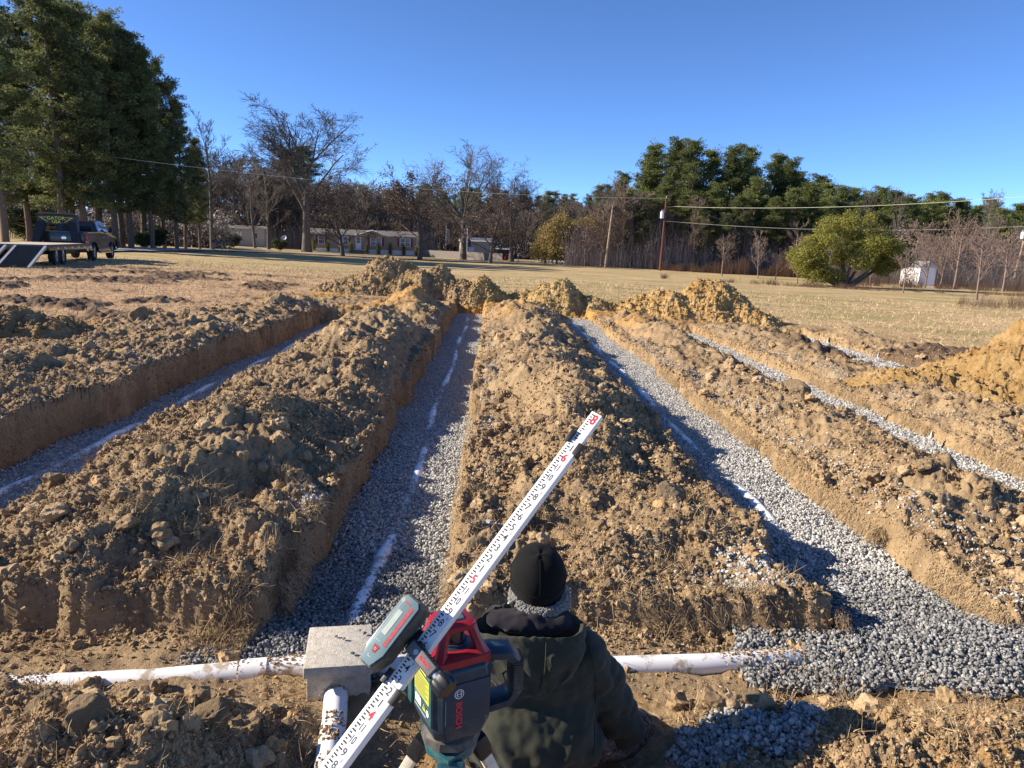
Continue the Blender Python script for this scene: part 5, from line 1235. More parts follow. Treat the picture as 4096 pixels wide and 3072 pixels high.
# background wood of bare trees
bb=[bare_tree(221,13,'tall',rmin=.022,barkm=b_grey),bare_tree(222,13,'round',rmin=.022,barkm=b_dark),bare_tree(223,13,'tall',rmin=.022,barkm=b_red)]
for i,u in enumerate(np.linspace(640,1700,52)):
    vt=np.interp(u,[640,900,1000,1150,1400,1700],[700,640,620,700,740,790])+random.uniform(-40,50)
    place(bb[i%3 if i%3<2 else 0],u+random.uniform(-15,15),random.uniform(140,185),vt,'leafless tree in the wood behind the mobile homes','bare tree','bare trees of the wood on the left',wide=1.5)
for i,u in enumerate(np.linspace(1700,2480,30)):
    place(bb[i%3],u+random.uniform(-15,15),random.uniform(150,180),random.uniform(770,860),'leafless tree among the wood behind the grey fence','bare tree','bare trees behind the grey fence',wide=1.5)
for i,u in enumerate(np.linspace(-60,260,12)):
    place(bb[i%2],u,random.uniform(110,130),random.uniform(480,700),'thin leafless tree behind the yellow container','bare tree','bare trees behind the container',wide=1.2)
for i,u in enumerate(np.linspace(2330,3200,46)):
    vt=np.interp(u,[2330,2420,2700,3200],[800,720,790,880])+random.uniform(-30,60)
    place(bb[2 if i%3 else 1],u+random.uniform(-10,10),random.uniform(101,116),vt,'thin reddish leafless tree in the thicket across the road','bare tree','thin trees of the roadside thicket',wide=1.15)
for i,u in enumerate(np.linspace(3650,4300,22)):
    place(bb[2],u+random.uniform(-10,10),random.uniform(88,112),random.uniform(860,960),'reddish leafless tree on the far right lawn edge','bare tree','reddish bare trees at the right edge',wide=1.3)
by=[bare_tree(231,5,'young',rmin=.010,barkm=b_red),bare_tree(232,5,'young',rmin=.010,barkm=b_red)]
for u,D,vt,l,w_ in [(2887,84,925,'young bare tree right of the utility pole',1.3),(3032,80,915,'narrow upright young bare tree',.8),(3100,80,988,'smallest bare sapling left of the big cedar',1.2),(3190,70,960,'sapling half hidden by the left side of the cedar',1.),(3480,74,960,'slim sapling behind the right side of the cedar',1.),(3612,58,985,'leaning young tree on the lawn right of the cedar',1.2),(3700,78,930,'bare sapling before the white shed',1.1),(3815,76,830,'broad bare tree with pale trunk on the right lawn',1.25),(3905,50,895,'nearest bare tree on the right lawn',1.2),(4010,72,900,'bare tree left of the right utility pole',1.2),(3760,80,940,'bare sapling right of the white shed',1.)]:
    place(by[int(u)%2],u,D,vt,l,'bare tree',wide=w_)
place(bb[0],3910,95,750,'tall pale thin tree above the right hand thicket','bare tree',wide=.9);place(bb[0],3440,105,735,'thin bare treetop above the cedar','bare tree',wide=.5);place(bb[0],3560,108,752,'second thin bare treetop right of the cedar','bare tree',wide=.5);place(bb[0],2430,104,720,'bare treetop above the left of the tall pines','bare tree',wide=.7)
# --- cedar and bushes
def bushy(name,seed,lobes,leaf,n,size,stems=5,trunk=.18,bk=None):
    rng=np.random.default_rng(seed);root=empty(name);st=[];L=np.array(lobes)
    for i in range(stems):
        a=rng.uniform(0,2*PI);l=L[rng.integers(len(L))];e=l[:3]+rng.normal(size=3)*l[3:6]*.3;p0=np.array([math.cos(a)*.15,math.sin(a)*.15,-.2]);mid=(p0+e)/2+rng.normal(size=3)*.15;mid[2]*=.9
        st.append((np.array([p0,mid,e]),np.array([trunk,trunk*.6,.03])))
    V,Fq=tubes(st,7);npmesh('trunk',V,Fq,bk or b_grey,root,smooth=True)
    w_=L[:,3]*L[:,4]*L[:,5];ix=rng.choice(len(L),n//14,p=w_/w_.sum());l=L[ix];d=rng.normal(size=(len(ix),3));d/=np.linalg.norm(d,axis=1,keepdims=True);rr=rng.uniform(.35,1.,(len(ix),1))**.45;cc=l[:,:3]+d*rr*l[:,3:6]*(1+.18*fbm(d[:,0]*4+ix,d[:,2]*4+d[:,1]*3,2,seed)[:,None])
    Pn=(cc[:,None,:]+rng.normal(size=(len(ix),14,3))*.13).reshape(-1,3);Pn=Pn[Pn[:,2]>.12]
    v,f=leaves(Pn,size,rng);r=np.clip(rng.uniform(0,1,len(Pn))*.5+.5*np.repeat(rng.uniform(0,1,len(ix)),14)[:len(Pn)],0,1);npmesh('foliage',v,f,leaf,root,attrs=dict(rnd=np.repeat(r,4)));root['h']=max(L[:,2]+L[:,5]);return root
rngl=np.random.default_rng(77);lob=[]
for i in range(34):
    x=rngl.uniform(-4.6,4.6);top=6.6*(1-abs(x/6.3)**2.2);z=rngl.uniform(1.1+.25*abs(x),max(top-.6,1.8));lob.append((x,rngl.uniform(-2.6,2.6)*(1-abs(x)/7),z,rngl.uniform(.7,1.25),rngl.uniform(.7,1.2),rngl.uniform(.55,.95)))
lob+=[(-.5,0,6.3,.7,.7,.8),(1.6,.3,6.2,.6,.6,.7),(-2.6,0,5.2,.8,.8,.8),(-4.3,-.2,2.,.8,.8,1.1),(4.6,0,3.6,.7,.8,.7),(-3.2,-.8,1.1,1.3,1.,.8),(-1.9,-.8,1.,1.1,1.,.7),(3,.5,5,.8,.8,.7)]
ced=bushy('cedar_tree',301,lob,l_cedar,76000,.075,12,.20,b_grey)
place(ced,3385,68,838,'big spreading yellow green cedar on the lawn','cedar tree',rz=.1,wide=1.12)
gb=bushy('bush',302,[(0,0,2.2,1.6,1.4,1.7),(1.3,.3,1.5,1.2,1,1.2),(-1.2,.2,1.5,1.2,1,1.2),(.2,0,3.4,1,1,1)],l_gold,14000,.08,8,.05)
for u,D,vt,l,w_ in [(2225,108,850,'golden leaved bush at the end of the driveway',1.),(2300,110,868,'yellow brown bush second from the driveway end',1.),(2180,112,900,'low golden bush by the log pile',1.),(2370,109,860,'olive brown bush left of the plain utility pole',1.1),(2460,108,900,'sparse olive bush right of the plain utility pole',1.)]:
    place(gb,u,D,vt,l,'bush',wide=w_)
gg=bushy('bush',303,[(0,0,1.3,1.3,1.2,1.1),(.9,0,2.,.9,.9,.9),(-.8,.3,1.8,.9,.9,.9)],l_green,9000,.09,6,.05)
for u,D,vt,l in [(130,86,808,'pale flowering evergreen bush behind the gooseneck'),(205,84,880,'evergreen bush left of the pickup cab'),(1120,118,955,'yellow green shrub near the satellite dish'),(620,86,905,'dark evergreen shrub at the grove edge'),(575,84,920,'dark low shrub right of the pickup'),(930,120,930,'dark shrub before the left mobile home')]:
    place(gg,u,D,vt,l,'bush',wide=1.2)
# thicket stems and tall grass as masses
def thicket(name,label,u0,u1,D0,D1,h0,h1,n,mat,seed,W0=.02,lean=.10):
    rng=np.random.default_rng(seed);us=rng.uniform(u0,u1,n);Ds=rng.uniform(D0,D1,n);X=np.array([at_y(u,1040,D).x for u,D in zip(us,Ds)]);Z=base(X,Ds)
    H_=rng.uniform(h0,h1,n)*(.6+.8*(fbm(us/90,us*0,3,seed)+.5));l=rng.normal(size=(n,2))*lean
    if 'weeds' in name:
        k=(fbm(us/45,Ds*.25,3,seed+3)+.25*np.sin(np.clip((us-u0)/(u1-u0),0,1)*PI)-.25+.12*(D0>90))>rng.normal(size=n)*.08;X,Ds,Z,H_,l,us=X[k],Ds[k],Z[k],H_[k],l[k],us[k];n=len(X)
    P0=np.stack([X,Ds,Z-.05],-1);P2=P0+np.stack([l[:,0]*H_,l[:,1]*H_,H_],-1);P1=(P0+P2)/2+rng.normal(size=(n,3))*.04*H_[:,None]
    V,Fq=tubes([(np.array([a,b,c]),np.array([W0,W0*.8,W0*.3])) for a,b,c in zip(P0,P1,P2)],3)
    o=npmesh(name,V,Fq,mat,attrs=dict(rnd=np.repeat(rng.uniform(0,1,n),9)));tag(o,label,'undergrowth',kind='stuff')
gm=grass_mat('tall dry weeds',((.13,.075,.045),(.27,.165,.09),(.45,.31,.18)))
gw=grass_mat('brushwood',((.12,.09,.075),(.30,.23,.185),(.58,.49,.42)))
thicket('brushwood','dense leafless brushwood along the far side of the road',2260,3330,101,116,1.5,6.0,9000,gw,61,.013,.22)
thicket('brushwood','dark leafless brushwood under the wood on the left',560,1750,142,165,2,6,9000,gw,62,.018,.2)
thicket('brushwood','reddish brushwood behind the right hand lawn',3330,4500,84,104,1.5,4.5,7000,gw,66,.012,.22)
thicket('tall_weeds','band of tall red brown weeds behind the road',2560,3400,97,101,.7,1.9,7000,gm,63,.02,.15)
thicket('tall_weeds','pale tall grass clumps right of the cedar',3400,4300,74,80,.4,1.3,3500,gm,64,.014,.18)
thicket('tall_weeds','dry weeds along the ditch at the lawn edge',2650,4400,60,66,.08,.45,9000,gm,65,.010,.3)
thicket('tall_weeds','brown weed clumps at the right edge of the field',3850,4300,38,46,.15,.7,1600,gm,67,.007,.25)

# far woodland mass closing the view
def woodland(name,label,u0,u1,D0,D1,tops,n,mat,seed,size):
    rng=np.random.default_rng(seed);m=n//24;us=rng.uniform(u0,u1,m);Ds=rng.uniform(D0,D1,m);X=np.array([at_y(u,1000,D).x for u,D in zip(us,Ds)]);Z=base(X,Ds)
    vt=np.interp(us,[t[0] for t in tops],[t[1] for t in tops])+70*fbm(us/70,us*0,3,seed);Zt=np.array([at_y(u,v,D).z for u,v,D in zip(us,vt,Ds)])
    zz=Z+(Zt-Z)*rng.uniform(0,1,m)**.8;P=np.stack([X,Ds,zz],-1);P=(P[:,None,:]+rng.normal(size=(m,24,3))*np.array([.8,.8,.6])).reshape(-1,3)
    v,f=leaves(P,size,rng);o=npmesh(name,v,f,mat,attrs=dict(rnd=np.clip(np.repeat(np.repeat(rng.uniform(0,1,m),24)*.6+.4*rng.uniform(0,1,len(P)),4),0,1)));tag(o,label,'woodland',kind='stuff')
l_wood=leafmat('bare wood twigs',[(.10,.085,.07),(.20,.165,.14),(.32,.27,.23)],.15)
woodland('woodland','far grey brown wood behind the mobile homes and fence',-200,2480,200,235,[(-200,860),(300,860),(600,760),(900,720),(1200,730),(1400,770),(1700,830),(2480,850)],60000,l_wood,71,.42)
woodland('woodland','dim lower woods behind the left homes',500,2400,165,185,[(500,850),(2400,900)],40000,l_wood,74,.32)
woodland('woodland','far evergreen belt behind the roadside thicket on the right',2400,4500,135,165,[(2400,820),(2600,740),(3100,740),(3300,800),(3750,850),(4096,890),(4500,900)],60000,l_pineR,72,.30)
woodland('woodland','dark undergrowth of the pine grove behind the pickup',190,900,100,113,[(190,905),(200,880),(500,860),(900,890)],26000,l_wood,73,.22)

l_twig=leafmat('brown thicket twigs',[(.12,.09,.07),(.26,.195,.15),(.42,.33,.26)],.1)
woodland('thicket_twigs','tangled tan twigs of the thicket across the road',2260,3330,104,118,[(2260,930),(2350,900),(2600,860),(2900,870),(3330,930)],34000,l_twig,81,.11)
woodland('thicket_twigs','tangled twigs of the hedge behind the right lawn',3330,4400,88,102,[(3330,960),(3700,930),(4400,960)],26000,l_twig,82,.09)
# ------------------------------------------------------------------ road and drives
def strip(name,pts,w,mat,dz=.08,n=8,jit=0):
    P=[ghit(u,v) for u,v in pts];R=[]
    # resample
    Q=[]
    for a,b in zip(P,P[1:]):
        m=max(2,int((b-a).length/2.5));Q+=[a.lerp(b,i/m) for i in range(m)]
    Q.append(P[-1]);Q=[Vector((q.x,q.y,0)) for q in Q]
    for _ in range(12):Q=[Q[0]]+[(Q[i-1]+Q[i]*2+Q[i+1])/4 for i in range(1,len(Q)-1)]+[Q[-1]]
    V=[]
    for i,q in enumerate(Q):
        d=(Q[min(i+1,len(Q)-1)]-Q[max(0,i-1)]).normalized();s=Vector((d.y,-d.x,0))
        for k in range(n+1):
            p=q+s*w*(k/n-.5)*(1+jit*math.sin(i*1.7));V.append((p.x,p.y))
    V=np.array(V);z=base(V[:,0],V[:,1])+dz
    o=npmesh(name,np.column_stack([V,z]),grid_faces(len(Q),n+1),mat,smooth=True);tag(o,kind='structure')
def roadmat(name,c,sc=3):
    m,t,b=nt(name);n=N(t);co=n.coord();n.l(n.ramp(n.noise(co,sc,5,.7),[(.3,tuple(x*.8 for x in c)),(.7,tuple(x*1.2 for x in c))]),b.inputs['Base Color']);b.inputs['Roughness'].default_value=.9;n.l(n.bump(n.noise(co,40,3),.4,.02),b.inputs['Normal']);return m
m_as=roadmat('worn asphalt',(.105,.105,.108));m_gr=roadmat('pale gravel',(.34,.33,.31),12)
strip('road',[(200,981),(600,996),(1000,1006),(1400,1025),(1800,1046),(2200,1058),(2640,1076),(3100,1089),(3600,1104),(4096,1119),(4700,1138)],5.5,m_as,.09)
strip('driveway',[(1750,1003),(1900,1012),(2080,1026),(2200,1045),(2290,1058)],4.,m_gr,.12)
strip('driveway',[(-200,1000),(300,1004),(500,1003),(620,1000),(760,1001)],5.,m_gr,.12)
# ------------------------------------------------------------------ mobile home
m_wall=plain('taupe siding',(.30,.255,.215),.8,var=.05,vscale=3);m_wwall=plain('cream siding',(.42,.39,.34),.8,var=.05)
m_trim=plain('white trim',(.75,.76,.78),.6,var=.04);m_roof=plain('brown grey shingle',(.14,.125,.115),.9,var=.2,vscale=6);m_shut=plain('maroon shutter',(.16,.028,.03),.6)
m_win=plain('window pane',(.10,.12,.15),.12,var=.2,coat=.3);m_door=plain('white door',(.72,.73,.75),.5)
m_metal=plain('grey sheet metal',(.40,.40,.40),.45,.3,var=.08);m_wood=plain('weathered boards',(.23,.20,.18),.9,var=.25,vscale=8)
def house_frame(u0,u1,D0,D1):
    a=at_y(u0,1000,D0);b=at_y(u1,1000,D1);a=Vector((a.x,D0,gz(a.x,D0)));b=Vector((b.x,D1,gz(b.x,D1)));x=nrm(Vector((b.x-a.x,b.y-a.y,0)));y=Vector((-x.y,x.x,0));return a,x,y,(Vector((b.x-a.x,b.y-a.y,0))).length
a,x_,y_,L=house_frame(1240,1668,128,131)
home=empty('mobile_home',tuple(a));tag(home,'long taupe mobile home with maroon shutters and white skirting behind the lawn','mobile home')
HM=frame(Vector((0,0,0)),x_,y_,Vector((0,0,1)));zb=-.25
mb=MB();mb.box(0,L,0,8,.62,3.15,HM);mb.build('wall',m_wall,home)
mb=MB();mb.box(.03,L-.03,.04,7.9,zb,.62,HM)
mb.build('skirting',m_trim,home)
mb=MB()
for i in range(int(L/.9)):mb.box(.3+i*.9,.34+i*.9,.02,.05,zb,.60,HM)
o=mb.build('skirting_joints',m_metal,home);o['kind']='stuff'
mb=MB();mb.loft([[Vector(p) for p in ((-.25,-.35,3.15),(-.25,8.3,3.15),(-.25,4,4.05))],[Vector(p) for p in ((L+.25,-.35,3.15),(L+.25,8.3,3.15),(L+.25,4,4.05))]],True,HM);rf=mb.build('roof',m_roof,home)
mb=MB();mb.box(-.27,L+.27,-.40,-.33,3.03,3.19,HM);mb.box(-.08,.06,-.03,.1,.62,3.03,HM);mb.box(L-.06,L+.08,-.03,.1,.62,3.03,HM);mb.build('eave_board',m_trim,rf)
def fx(u):return (u-1240)/428*L
gx0,gx1=fx(1425),fx(1545);gm_=(gx0+gx1)/2
mb=MB();mb.loft([[Vector(p) for p in ((gx0,-.9,3.10),(gx1,-.9,3.10),(gm_,-.9,3.85))],[Vector(p) for p in ((gx0,3.2,3.10),(gx1,3.2,3.10),(gm_,3.2,3.85))]],True,HM);gb_=mb.build('porch_gable',m_wall,home)
mb=MB();mb.tube([HM@Vector((gx0-.3,-1,3.02)),HM@Vector((gm_,-1,3.95)),HM@Vector((gx1+.3,-1,3.02))],.12,4);mb.build('gable_trim',m_trim,gb_)
for u,w_,dbl in ((1285,1.0,0),(1380,.9,0),(1501,1.9,1),(1619,1.8,1)):
    c=fx(u);mb=MB();mb.box(c-w_/2-.08,c+w_/2+.08,-.05,.02,1.30,2.75,HM);wn=mb.build('window',m_trim,home)
    for k in range(2 if dbl else 1):
        ww=w_/(2 if dbl else 1);mb=MB();mb.box(c-w_/2+k*ww+.05,c-w_/2+(k+1)*ww-.05,-.065,-.045,1.38,2.0,HM);mb.box(c-w_/2+k*ww+.05,c-w_/2+(k+1)*ww-.05,-.065,-.045,2.06,2.67,HM);mb.build('pane',m_win,wn)
    for s in (-1,1):
        mb=MB();mb.box(c+s*(w_/2+.28)-.19,c+s*(w_/2+.28)+.19,-.06,.02,1.28,2.78,HM);mb.build('shutter',m_shut,home)
c=fx(1431);mb=MB();mb.box(c-.5,c+.5,-.06,.02,.62,2.78,HM);dr=mb.build('door',m_door,home);mb=MB();mb.box(c-.3,c+.3,-.08,-.055,1.7,2.6,HM);mb.build('door_pane',m_win,dr)
mb=MB()
for i in range(4):mb.box(c-.9,c+.9,-1.5+i*.35,-.1,zb,-.05+i*.17,HM)
mb.build('steps',m_wood,home)
cone=[bushy('conifer_shrub',320,[(0,0,.5,.22,.22,.5),(0,0,1.1,.15,.15,.5)],l_pine,1500,.06,1,.03)]
for i,u in enumerate((1258,1312,1360,1403,1465,1511,1558,1612,1664)):
    f=(u-1240)/428;p=a+x_*(f*L)-y_*1.6;o=cone[0] if i==0 else copy_tree(cone[0]);o.location=(p.x,p.y,gz(p.x,p.y));s=[1.5,1.2,.9,1.3,1.2,1.2,1.4,1.3,1.2][i];o.scale=(1.1,1.1,s)
    tag(o,['tallest conical shrub at the left corner of the mobile home','dark conical shrub right of the leftmost window','low conical shrub behind the dark tree','narrow shrub left of the home steps','narrow shrub just right of the home steps','shrub under the double window','tall narrow shrub right of the double window','shrub under the rightmost window','last shrub at the right corner of the home'][i],'shrub','conical shrubs along the mobile home')
# other buildings
def simple_house(name,label,u0,u1,D0,D1,hw,hr,depth,wall,roof,wins=(),cat='house',gable_front=False):
    a,x_,y_,L=house_frame(u0,u1,D0,D1);h=empty(name,tuple(a));tag(h,label,cat);M_=frame(Vector((0,0,0)),x_,y_,Vector((0,0,1)))
    mb=MB();mb.box(0,L,0,depth,-.4,hw,M_);mb.build('wall',wall,h)
    mb=MB()
    if gable_front:mb.loft([[Vector(p) for p in ((-.2,-.2,hw),(L+.2,-.2,hw),(L/2,-.2,hr))],[Vector(p) for p in ((-.2,depth,hw),(L+.2,depth,hw),(L/2,depth,hr))]],True,M_)
    else:mb.loft([[Vector(p) for p in ((-.25,-.3,hw),(-.25,depth+.3,hw),(-.25,depth/2,hr))],[Vector(p) for p in ((L+.25,-.3,hw),(L+.25,depth+.3,hw),(L+.25,depth/2,hr))]],True,M_)
    mb.build('roof',roof,h)
    for f,w_,z0,z1,kind in wins:
        mb=MB();mb.box(L*f-w_/2-.06,L*f+w_/2+.06,-.05,.02,z0-.06,z1+.06,M_);wn=mb.build('window' if kind else 'door',m_trim,h)
        mb=MB();mb.box(L*f-w_/2,L*f+w_/2,-.07,-.045,z0,z1,M_);mb.build('pane' if kind else 'leaf',m_win if kind else m_door,wn)
    return h
simple_house('mobile_home','shaded cream mobile home among the bare trees left of the largest tree',800,1060,132,134,3.,3.6,7,m_wwall,m_roof,((.3,.9,1.3,2.3,1),(.6,.9,.5,2.4,0),(.85,.9,1.3,2.3,1)),'mobile home')
simple_house('mobile_home','pale mobile home seen between pine trunks behind the pickup',455,560,118,119,3.,3.6,7,m_wwall,m_roof,((.3,.9,1.3,2.3,1),(.6,.9,.5,2.4,0)),'mobile home')
simple_house('long_building','white low building with flat roof behind the yellow container',-160,130,112,112,3.3,3.9,9,m_trim,m_metal,((.75,1.2,1.2,2.2,1),),'building')
simple_house('storage_building','tan metal building behind the grey board fence',1855,1975,146,147,3.2,4.0,8,m_wwall,m_metal,((.25,1.,-.2,2.0,0),),'shed')
simple_house('open_shed','low dark open shed right of the grey fence',1990,2046,128,128,1.9,2.1,4,m_black,m_metal,(),'shed')
simple_house('white_shed','small white gabled shed behind the saplings on the right',3693,3757,84,84,2.2,2.9,4,m_trim,m_metal,(),'shed',True)
# container
a,x_,y_,L=house_frame(-150,116,98,94);ct=empty('shipping_container',tuple(a));tag(ct,'yellow corrugated container behind the trailer at the left edge','container');M_=frame(Vector((0,0,0)),x_,y_,Vector((0,0,1)))
m_cont=plain('ochre container paint',(.40,.30,.12),.6,var=.12);mb=MB();mb.box(0,L,0.05,2.4,0,2.55,M_)
k=int(L/.32)
for i in range(k):mb.box(i*L/k+.05,i*L/k+.20,-.02,.06,.16,2.4,M_)
mb.build('corrugated_side',m_cont,ct,smooth=False);mb=MB();mb.box(-.02,L+.02,-.05,.0501,2.45,2.6,M_);mb.box(-.02,L+.02,-.05,.04,0,.15,M_);mb.box(L-.1,L+.03,-.06,.04,.15,2.45,M_);mb.build('frame',m_cont,ct)
# fence
a,x_,y_,L=house_frame(1686,2012,131,120);fn=empty('board_fence',tuple(a));tag(fn,'low grey board fence right of the mobile home','fence');M_=frame(Vector((0,0,0)),x_,y_,Vector((0,0,1)))
zL=gz((a+x_*L).x,(a+x_*L).y)-a.z
mb=MB();k=int(L/.15)
for i in range(k):
    z=zL*i/k;mb.box(i*.15,i*.15+.135,0,.02,z-.05,z+1.25+.03*math.sin(i*2.3),M_)
o=mb.build('boards',m_wood,fn,smooth=False);o['kind']='stuff'
for i in range(int(L/2.4)+1):
    z=zL*i*2.4/L;mb=MB();mb.box(i*2.4-.05,i*2.4+.05,.03,.12,z-.1,z+1.3,M_);mb.build('post',m_wood,fn)
for zz in (.3,1.0):
    mb=MB();mb.loft([[Vector((0,.025,zz)),Vector((0,.06,zz)),Vector((0,.06,zz+.08)),Vector((0,.025,zz+.08))],[Vector((L,.025,zz+zL)),Vector((L,.06,zz+zL)),Vector((L,.06,zz+zL+.08)),Vector((L,.025,zz+zL+.08))]],True,M_);mb.build('rail',m_wood,fn)
# ------------------------------------------------------------------ poles and wires
m_pole=bark('creosoted pole',(.14,.06,.045));m_pole2=bark('weathered pole',(.33,.25,.18));m_grey=plain('grey enamel',(.62,.64,.65),.4)
def on(u,v):return ghit(u,v)
def pole(label,u,D,vtop,mat,trans=True,lean=0,hw=None):
    q=at_y(u,foot_v(u,D,gz(at_y(u,1040,D).x,D)),D);z=gz(q.x,D);top=at_y(u,vtop,D).z-z
    r=empty('utility_pole',(q.x,D,z));tag(r,label,'utility pole');mb=MB();mb.tube([(0,0,-.3),(lean*.5,0,top*.5),(lean,0,top)],[.17,.14,.11],10);mb.build('shaft',mat,r)
    if trans:
        mb=MB();mb.lathe([(.05,0),(.24,.02),(.25,.1),(.25,.78),(.22,.86),(.05,.9)],16,Matrix.Translation((lean*.7-.40,-.15,top-2.6)));t=mb.build('transformer',m_grey,r)
        for s in (-.09,.09):
            mb=MB();mb.lathe([(.03,0),(.05,.05),(.03,.1),(.05,.15),(.03,.22)],8,Matrix.Translation((lean*.7-.40+s,-.15,top-1.72)));mb.build('bushing',m_grey,t)
        mb=MB();mb.box(lean-.12,lean+.9,-.04,.04,top-1.12,top-1.02);mb.build('bracket_arm',m_wood,r)
        mb=MB();mb.lathe([(.03,0),(.06,.05),(.04,.1),(.06,.15),(.03,.22)],8,Matrix.Translation((lean,0,top)));mb.build('insulator',m_grey,r)
    return r,Vector((q.x+lean,D,z+top))
pm,tm_=pole('dark reddish utility pole with grey transformer standing by the road',2640,95,792,m_pole,True,.15)
pr_,tr_=pole('pale leaning utility pole with transformer near the right picture edge',4045,88,868,m_pole2,True,.9)
po,to_=pole('plain pale pole without wires left of the transformer pole',2420,100,822,m_pole2,False,.6)
mw=plain('bright wire',(.75,.72,.55),.4,.2);mwd=plain('dark wire',(.08,.08,.08),.5)
def wire(label,a,b,sag,r=.022,mat=mw):
    pts=[]
    for i in range(33):
        t=i/32;p=a.lerp(b,t);p.z-=4*sag*t*(1-t);pts.append(p)
    mb=MB();mb.tube(pts,r,5);o=mb.build('power_line',mat);tag(o,label,'power line','overhead wires')
wire('upper bright wire running right from the reddish pole',tm_+Vector((.85,0,-1.0)),at_y(4300,770,70),.7)
wire('lower bright wire between the two transformer poles',tm_+Vector((.1,-.15,-2.9)),tr_+Vector((0,0,-1.0)),.8)
wire('thin wire crossing the blue sky left of the reddish pole',tm_,at_y(-300,520,70),1.5,.016,mw)
wire('lower dark wire running left in front of the woods',tm_+Vector((0,0,-4.5)),at_y(-300,640,70),1.2,.014,mwd)
# pedestals, mailboxes
def pedestal(label,u,v,h):
    p=on(u,v);r=empty('utility_pedestal',tuple(p));tag(r,label,'utility box');mb=MB();mb.box(-.13,.13,-.13,.13,-.05,h,None,.02);mb.build('casing',m_grey,r);mb=MB();mb.box(-.15,.15,-.15,.15,h,h+.08,None,.03);mb.build('cap',m_grey,r)
pedestal('short white utility pedestal on the lawn left of the reddish pole',2553,1073,.95);pedestal('white utility box beside the right utility pole',4063,1128,1.2)
def mailbox(label,u,v,h,mat):
    p=on(u,v);r=empty('mailbox',tuple(p));tag(r,label,'mailbox');mb=MB();mb.box(-.06,.06,-.06,.06,-.1,h);mb.build('post',m_wood,r)
    mb=MB();mb.loft([[Vector((-.13+0*k,yy,h))]+[Vector((.13*-math.cos(PI*t/6),yy,h+.14+.12*math.sin(PI*t/6))) for t in range(7)]+[Vector((.13,yy,h))] for yy in (-.28,.28) for k in (0,)],True);mb.build('box',mat,r)
mailbox('dark mailbox on a wooden post by the driveway mouth',2073,1050,1.0,m_grey);mailbox('small mailbox with pale box by the plain pole',2470,1062,1.0,m_grey);mailbox('black mailbox on the shaded verge left of the bare tree',888,1001,1.1,m_black);mailbox('second black mailbox by the slender bare tree',858,1002,1.0,m_black)
# satellite dish
p=Vector(at_y(1137,960,122));p.z=gz(p.x,122);r=empty('satellite_dish',tuple(p));tag(r,'small grey satellite dish on a mast left of the mobile home','satellite dish');mb=MB();mb.tube([(0,0,-.1),(0,0,1.9)],.04,8);mb.build('mast',m_metal,r);mb=MB();mb.lathe([(.02,0),(.25,.04),(.42,.13),(.41,.15),(.25,.07),(.02,.03)],20,Matrix.Translation((0,-.05,2.))@Matrix.Rotation(math.radians(65),4,'X'));mb.build('dish',m_grey,r)
# flags
def flag(label,u,D,vt,vb,cols,n):
    p=at_y(u,1000,D);z=gz(p.x,D);top=at_y(u,vt,D).z-z;r=empty('flagpole',(p.x,D,z));tag(r,label+' thin pale flagpole behind the grey fence','flagpole');mb=MB();mb.tube([(0,0,-.1),(0,0,top)],.05,8);mb.build('shaft',m_trim,r);mb=MB();mb.lathe([(.01,0),(.08,.08),(.01,.16)],10,Matrix.Translation((0,0,top)));mb.build('finial',m_yellow,r)
    hh=(vb-vt)/F*D;z0=top-.3
    for j,(cname,mats_) in enumerate(cols):
        h_=hh/len(cols);xs=np.linspace(0,.62,14);zs=np.linspace(0,h_*.94,16);X,Z=np.meshgrid(xs,zs);Y=.07*np.sin(X*26+Z*2)+.04*np.sin(Z*6);dz=-.55*X;V=np.stack([X+.06,Y,z0-j*h_-Z+dz],-1).reshape(-1,3);Fq=grid_faces(16,14)
        ii=np.array([mats_[2] if (c_<5 and r_<8 and mats_[2] is not None) else (0 if c_%2 else 1) for r_ in range(15) for c_ in range(13)])
        ms=[mats_[0],mats_[1]]+([l for l in [fb_] if mats_[2] is not None])
        o=npmesh('flag',V,Fq,None,smooth=True,mats=ms,midx=ii);o.location=(p.x,D,z);sol=o.modifiers.new('s','SOLIDIFY');sol.thickness=.01
        tag(o,cname,'flag')
fr_=plain('flag red',(.45,.03,.04),.8);fw_=plain('flag white',(.7,.68,.66),.8);fb_=plain('flag blue',(.02,.03,.14),.8);fd_=plain('flag dark blue',(.03,.05,.20),.8)
flag('left',1783,142,905,965,[('limp red and white flag hanging on the left flagpole',(fr_,fw_,None))],1)
flag('right',1868,138,915,975,[('limp striped red white and blue flag on the right flagpole',(fr_,fw_,2)),('dark blue flag hanging below the striped flag',(fd_,fb_,None))],2)
# brush pile and logs
def debris(label,name,u,v,n,L0,L1,rx,ry,h,mat,seed,cat):
    rng=np.random.default_rng(seed);p=on(u,v);pl_=[]
    for i in range(n):
        c=np.array([rng.normal()*rx*.45,rng.normal()*ry*.45,0]);c[2]=h*rng.uniform(0,1)*math.exp(-(c[0]/rx)**2);a=rng.uniform(0,PI);e=rng.normal()*.2;d=np.array([math.cos(a)*math.cos(e),math.sin(a)*math.cos(e)*.5,math.sin(e)])*rng.uniform(L0,L1)/2;w_=rng.normal(size=3)*.06*L1
        pl_.append((np.array([c-d,c+w_,c+d]),np.full(3,rng.uniform(.02,.08) if n>40 else rng.uniform(.12,.25))))
    V,Fq=tubes(pl_,6);o=npmesh(name,V,Fq,mat,smooth=True);o.location=p;tag(o,label,cat)
debris('rust brown brush pile in front of the grey fence','brush_pile',1905,1036,160,.6,2.,1.6,1.,1.1,bark('rust brush',(.20,.09,.05)),5,'brush pile')
debris('dark heap of logs beside the driveway','log_pile',2102,1038,16,1.2,2.6,1.4,.8,.6,b_dark,6,'log pile')
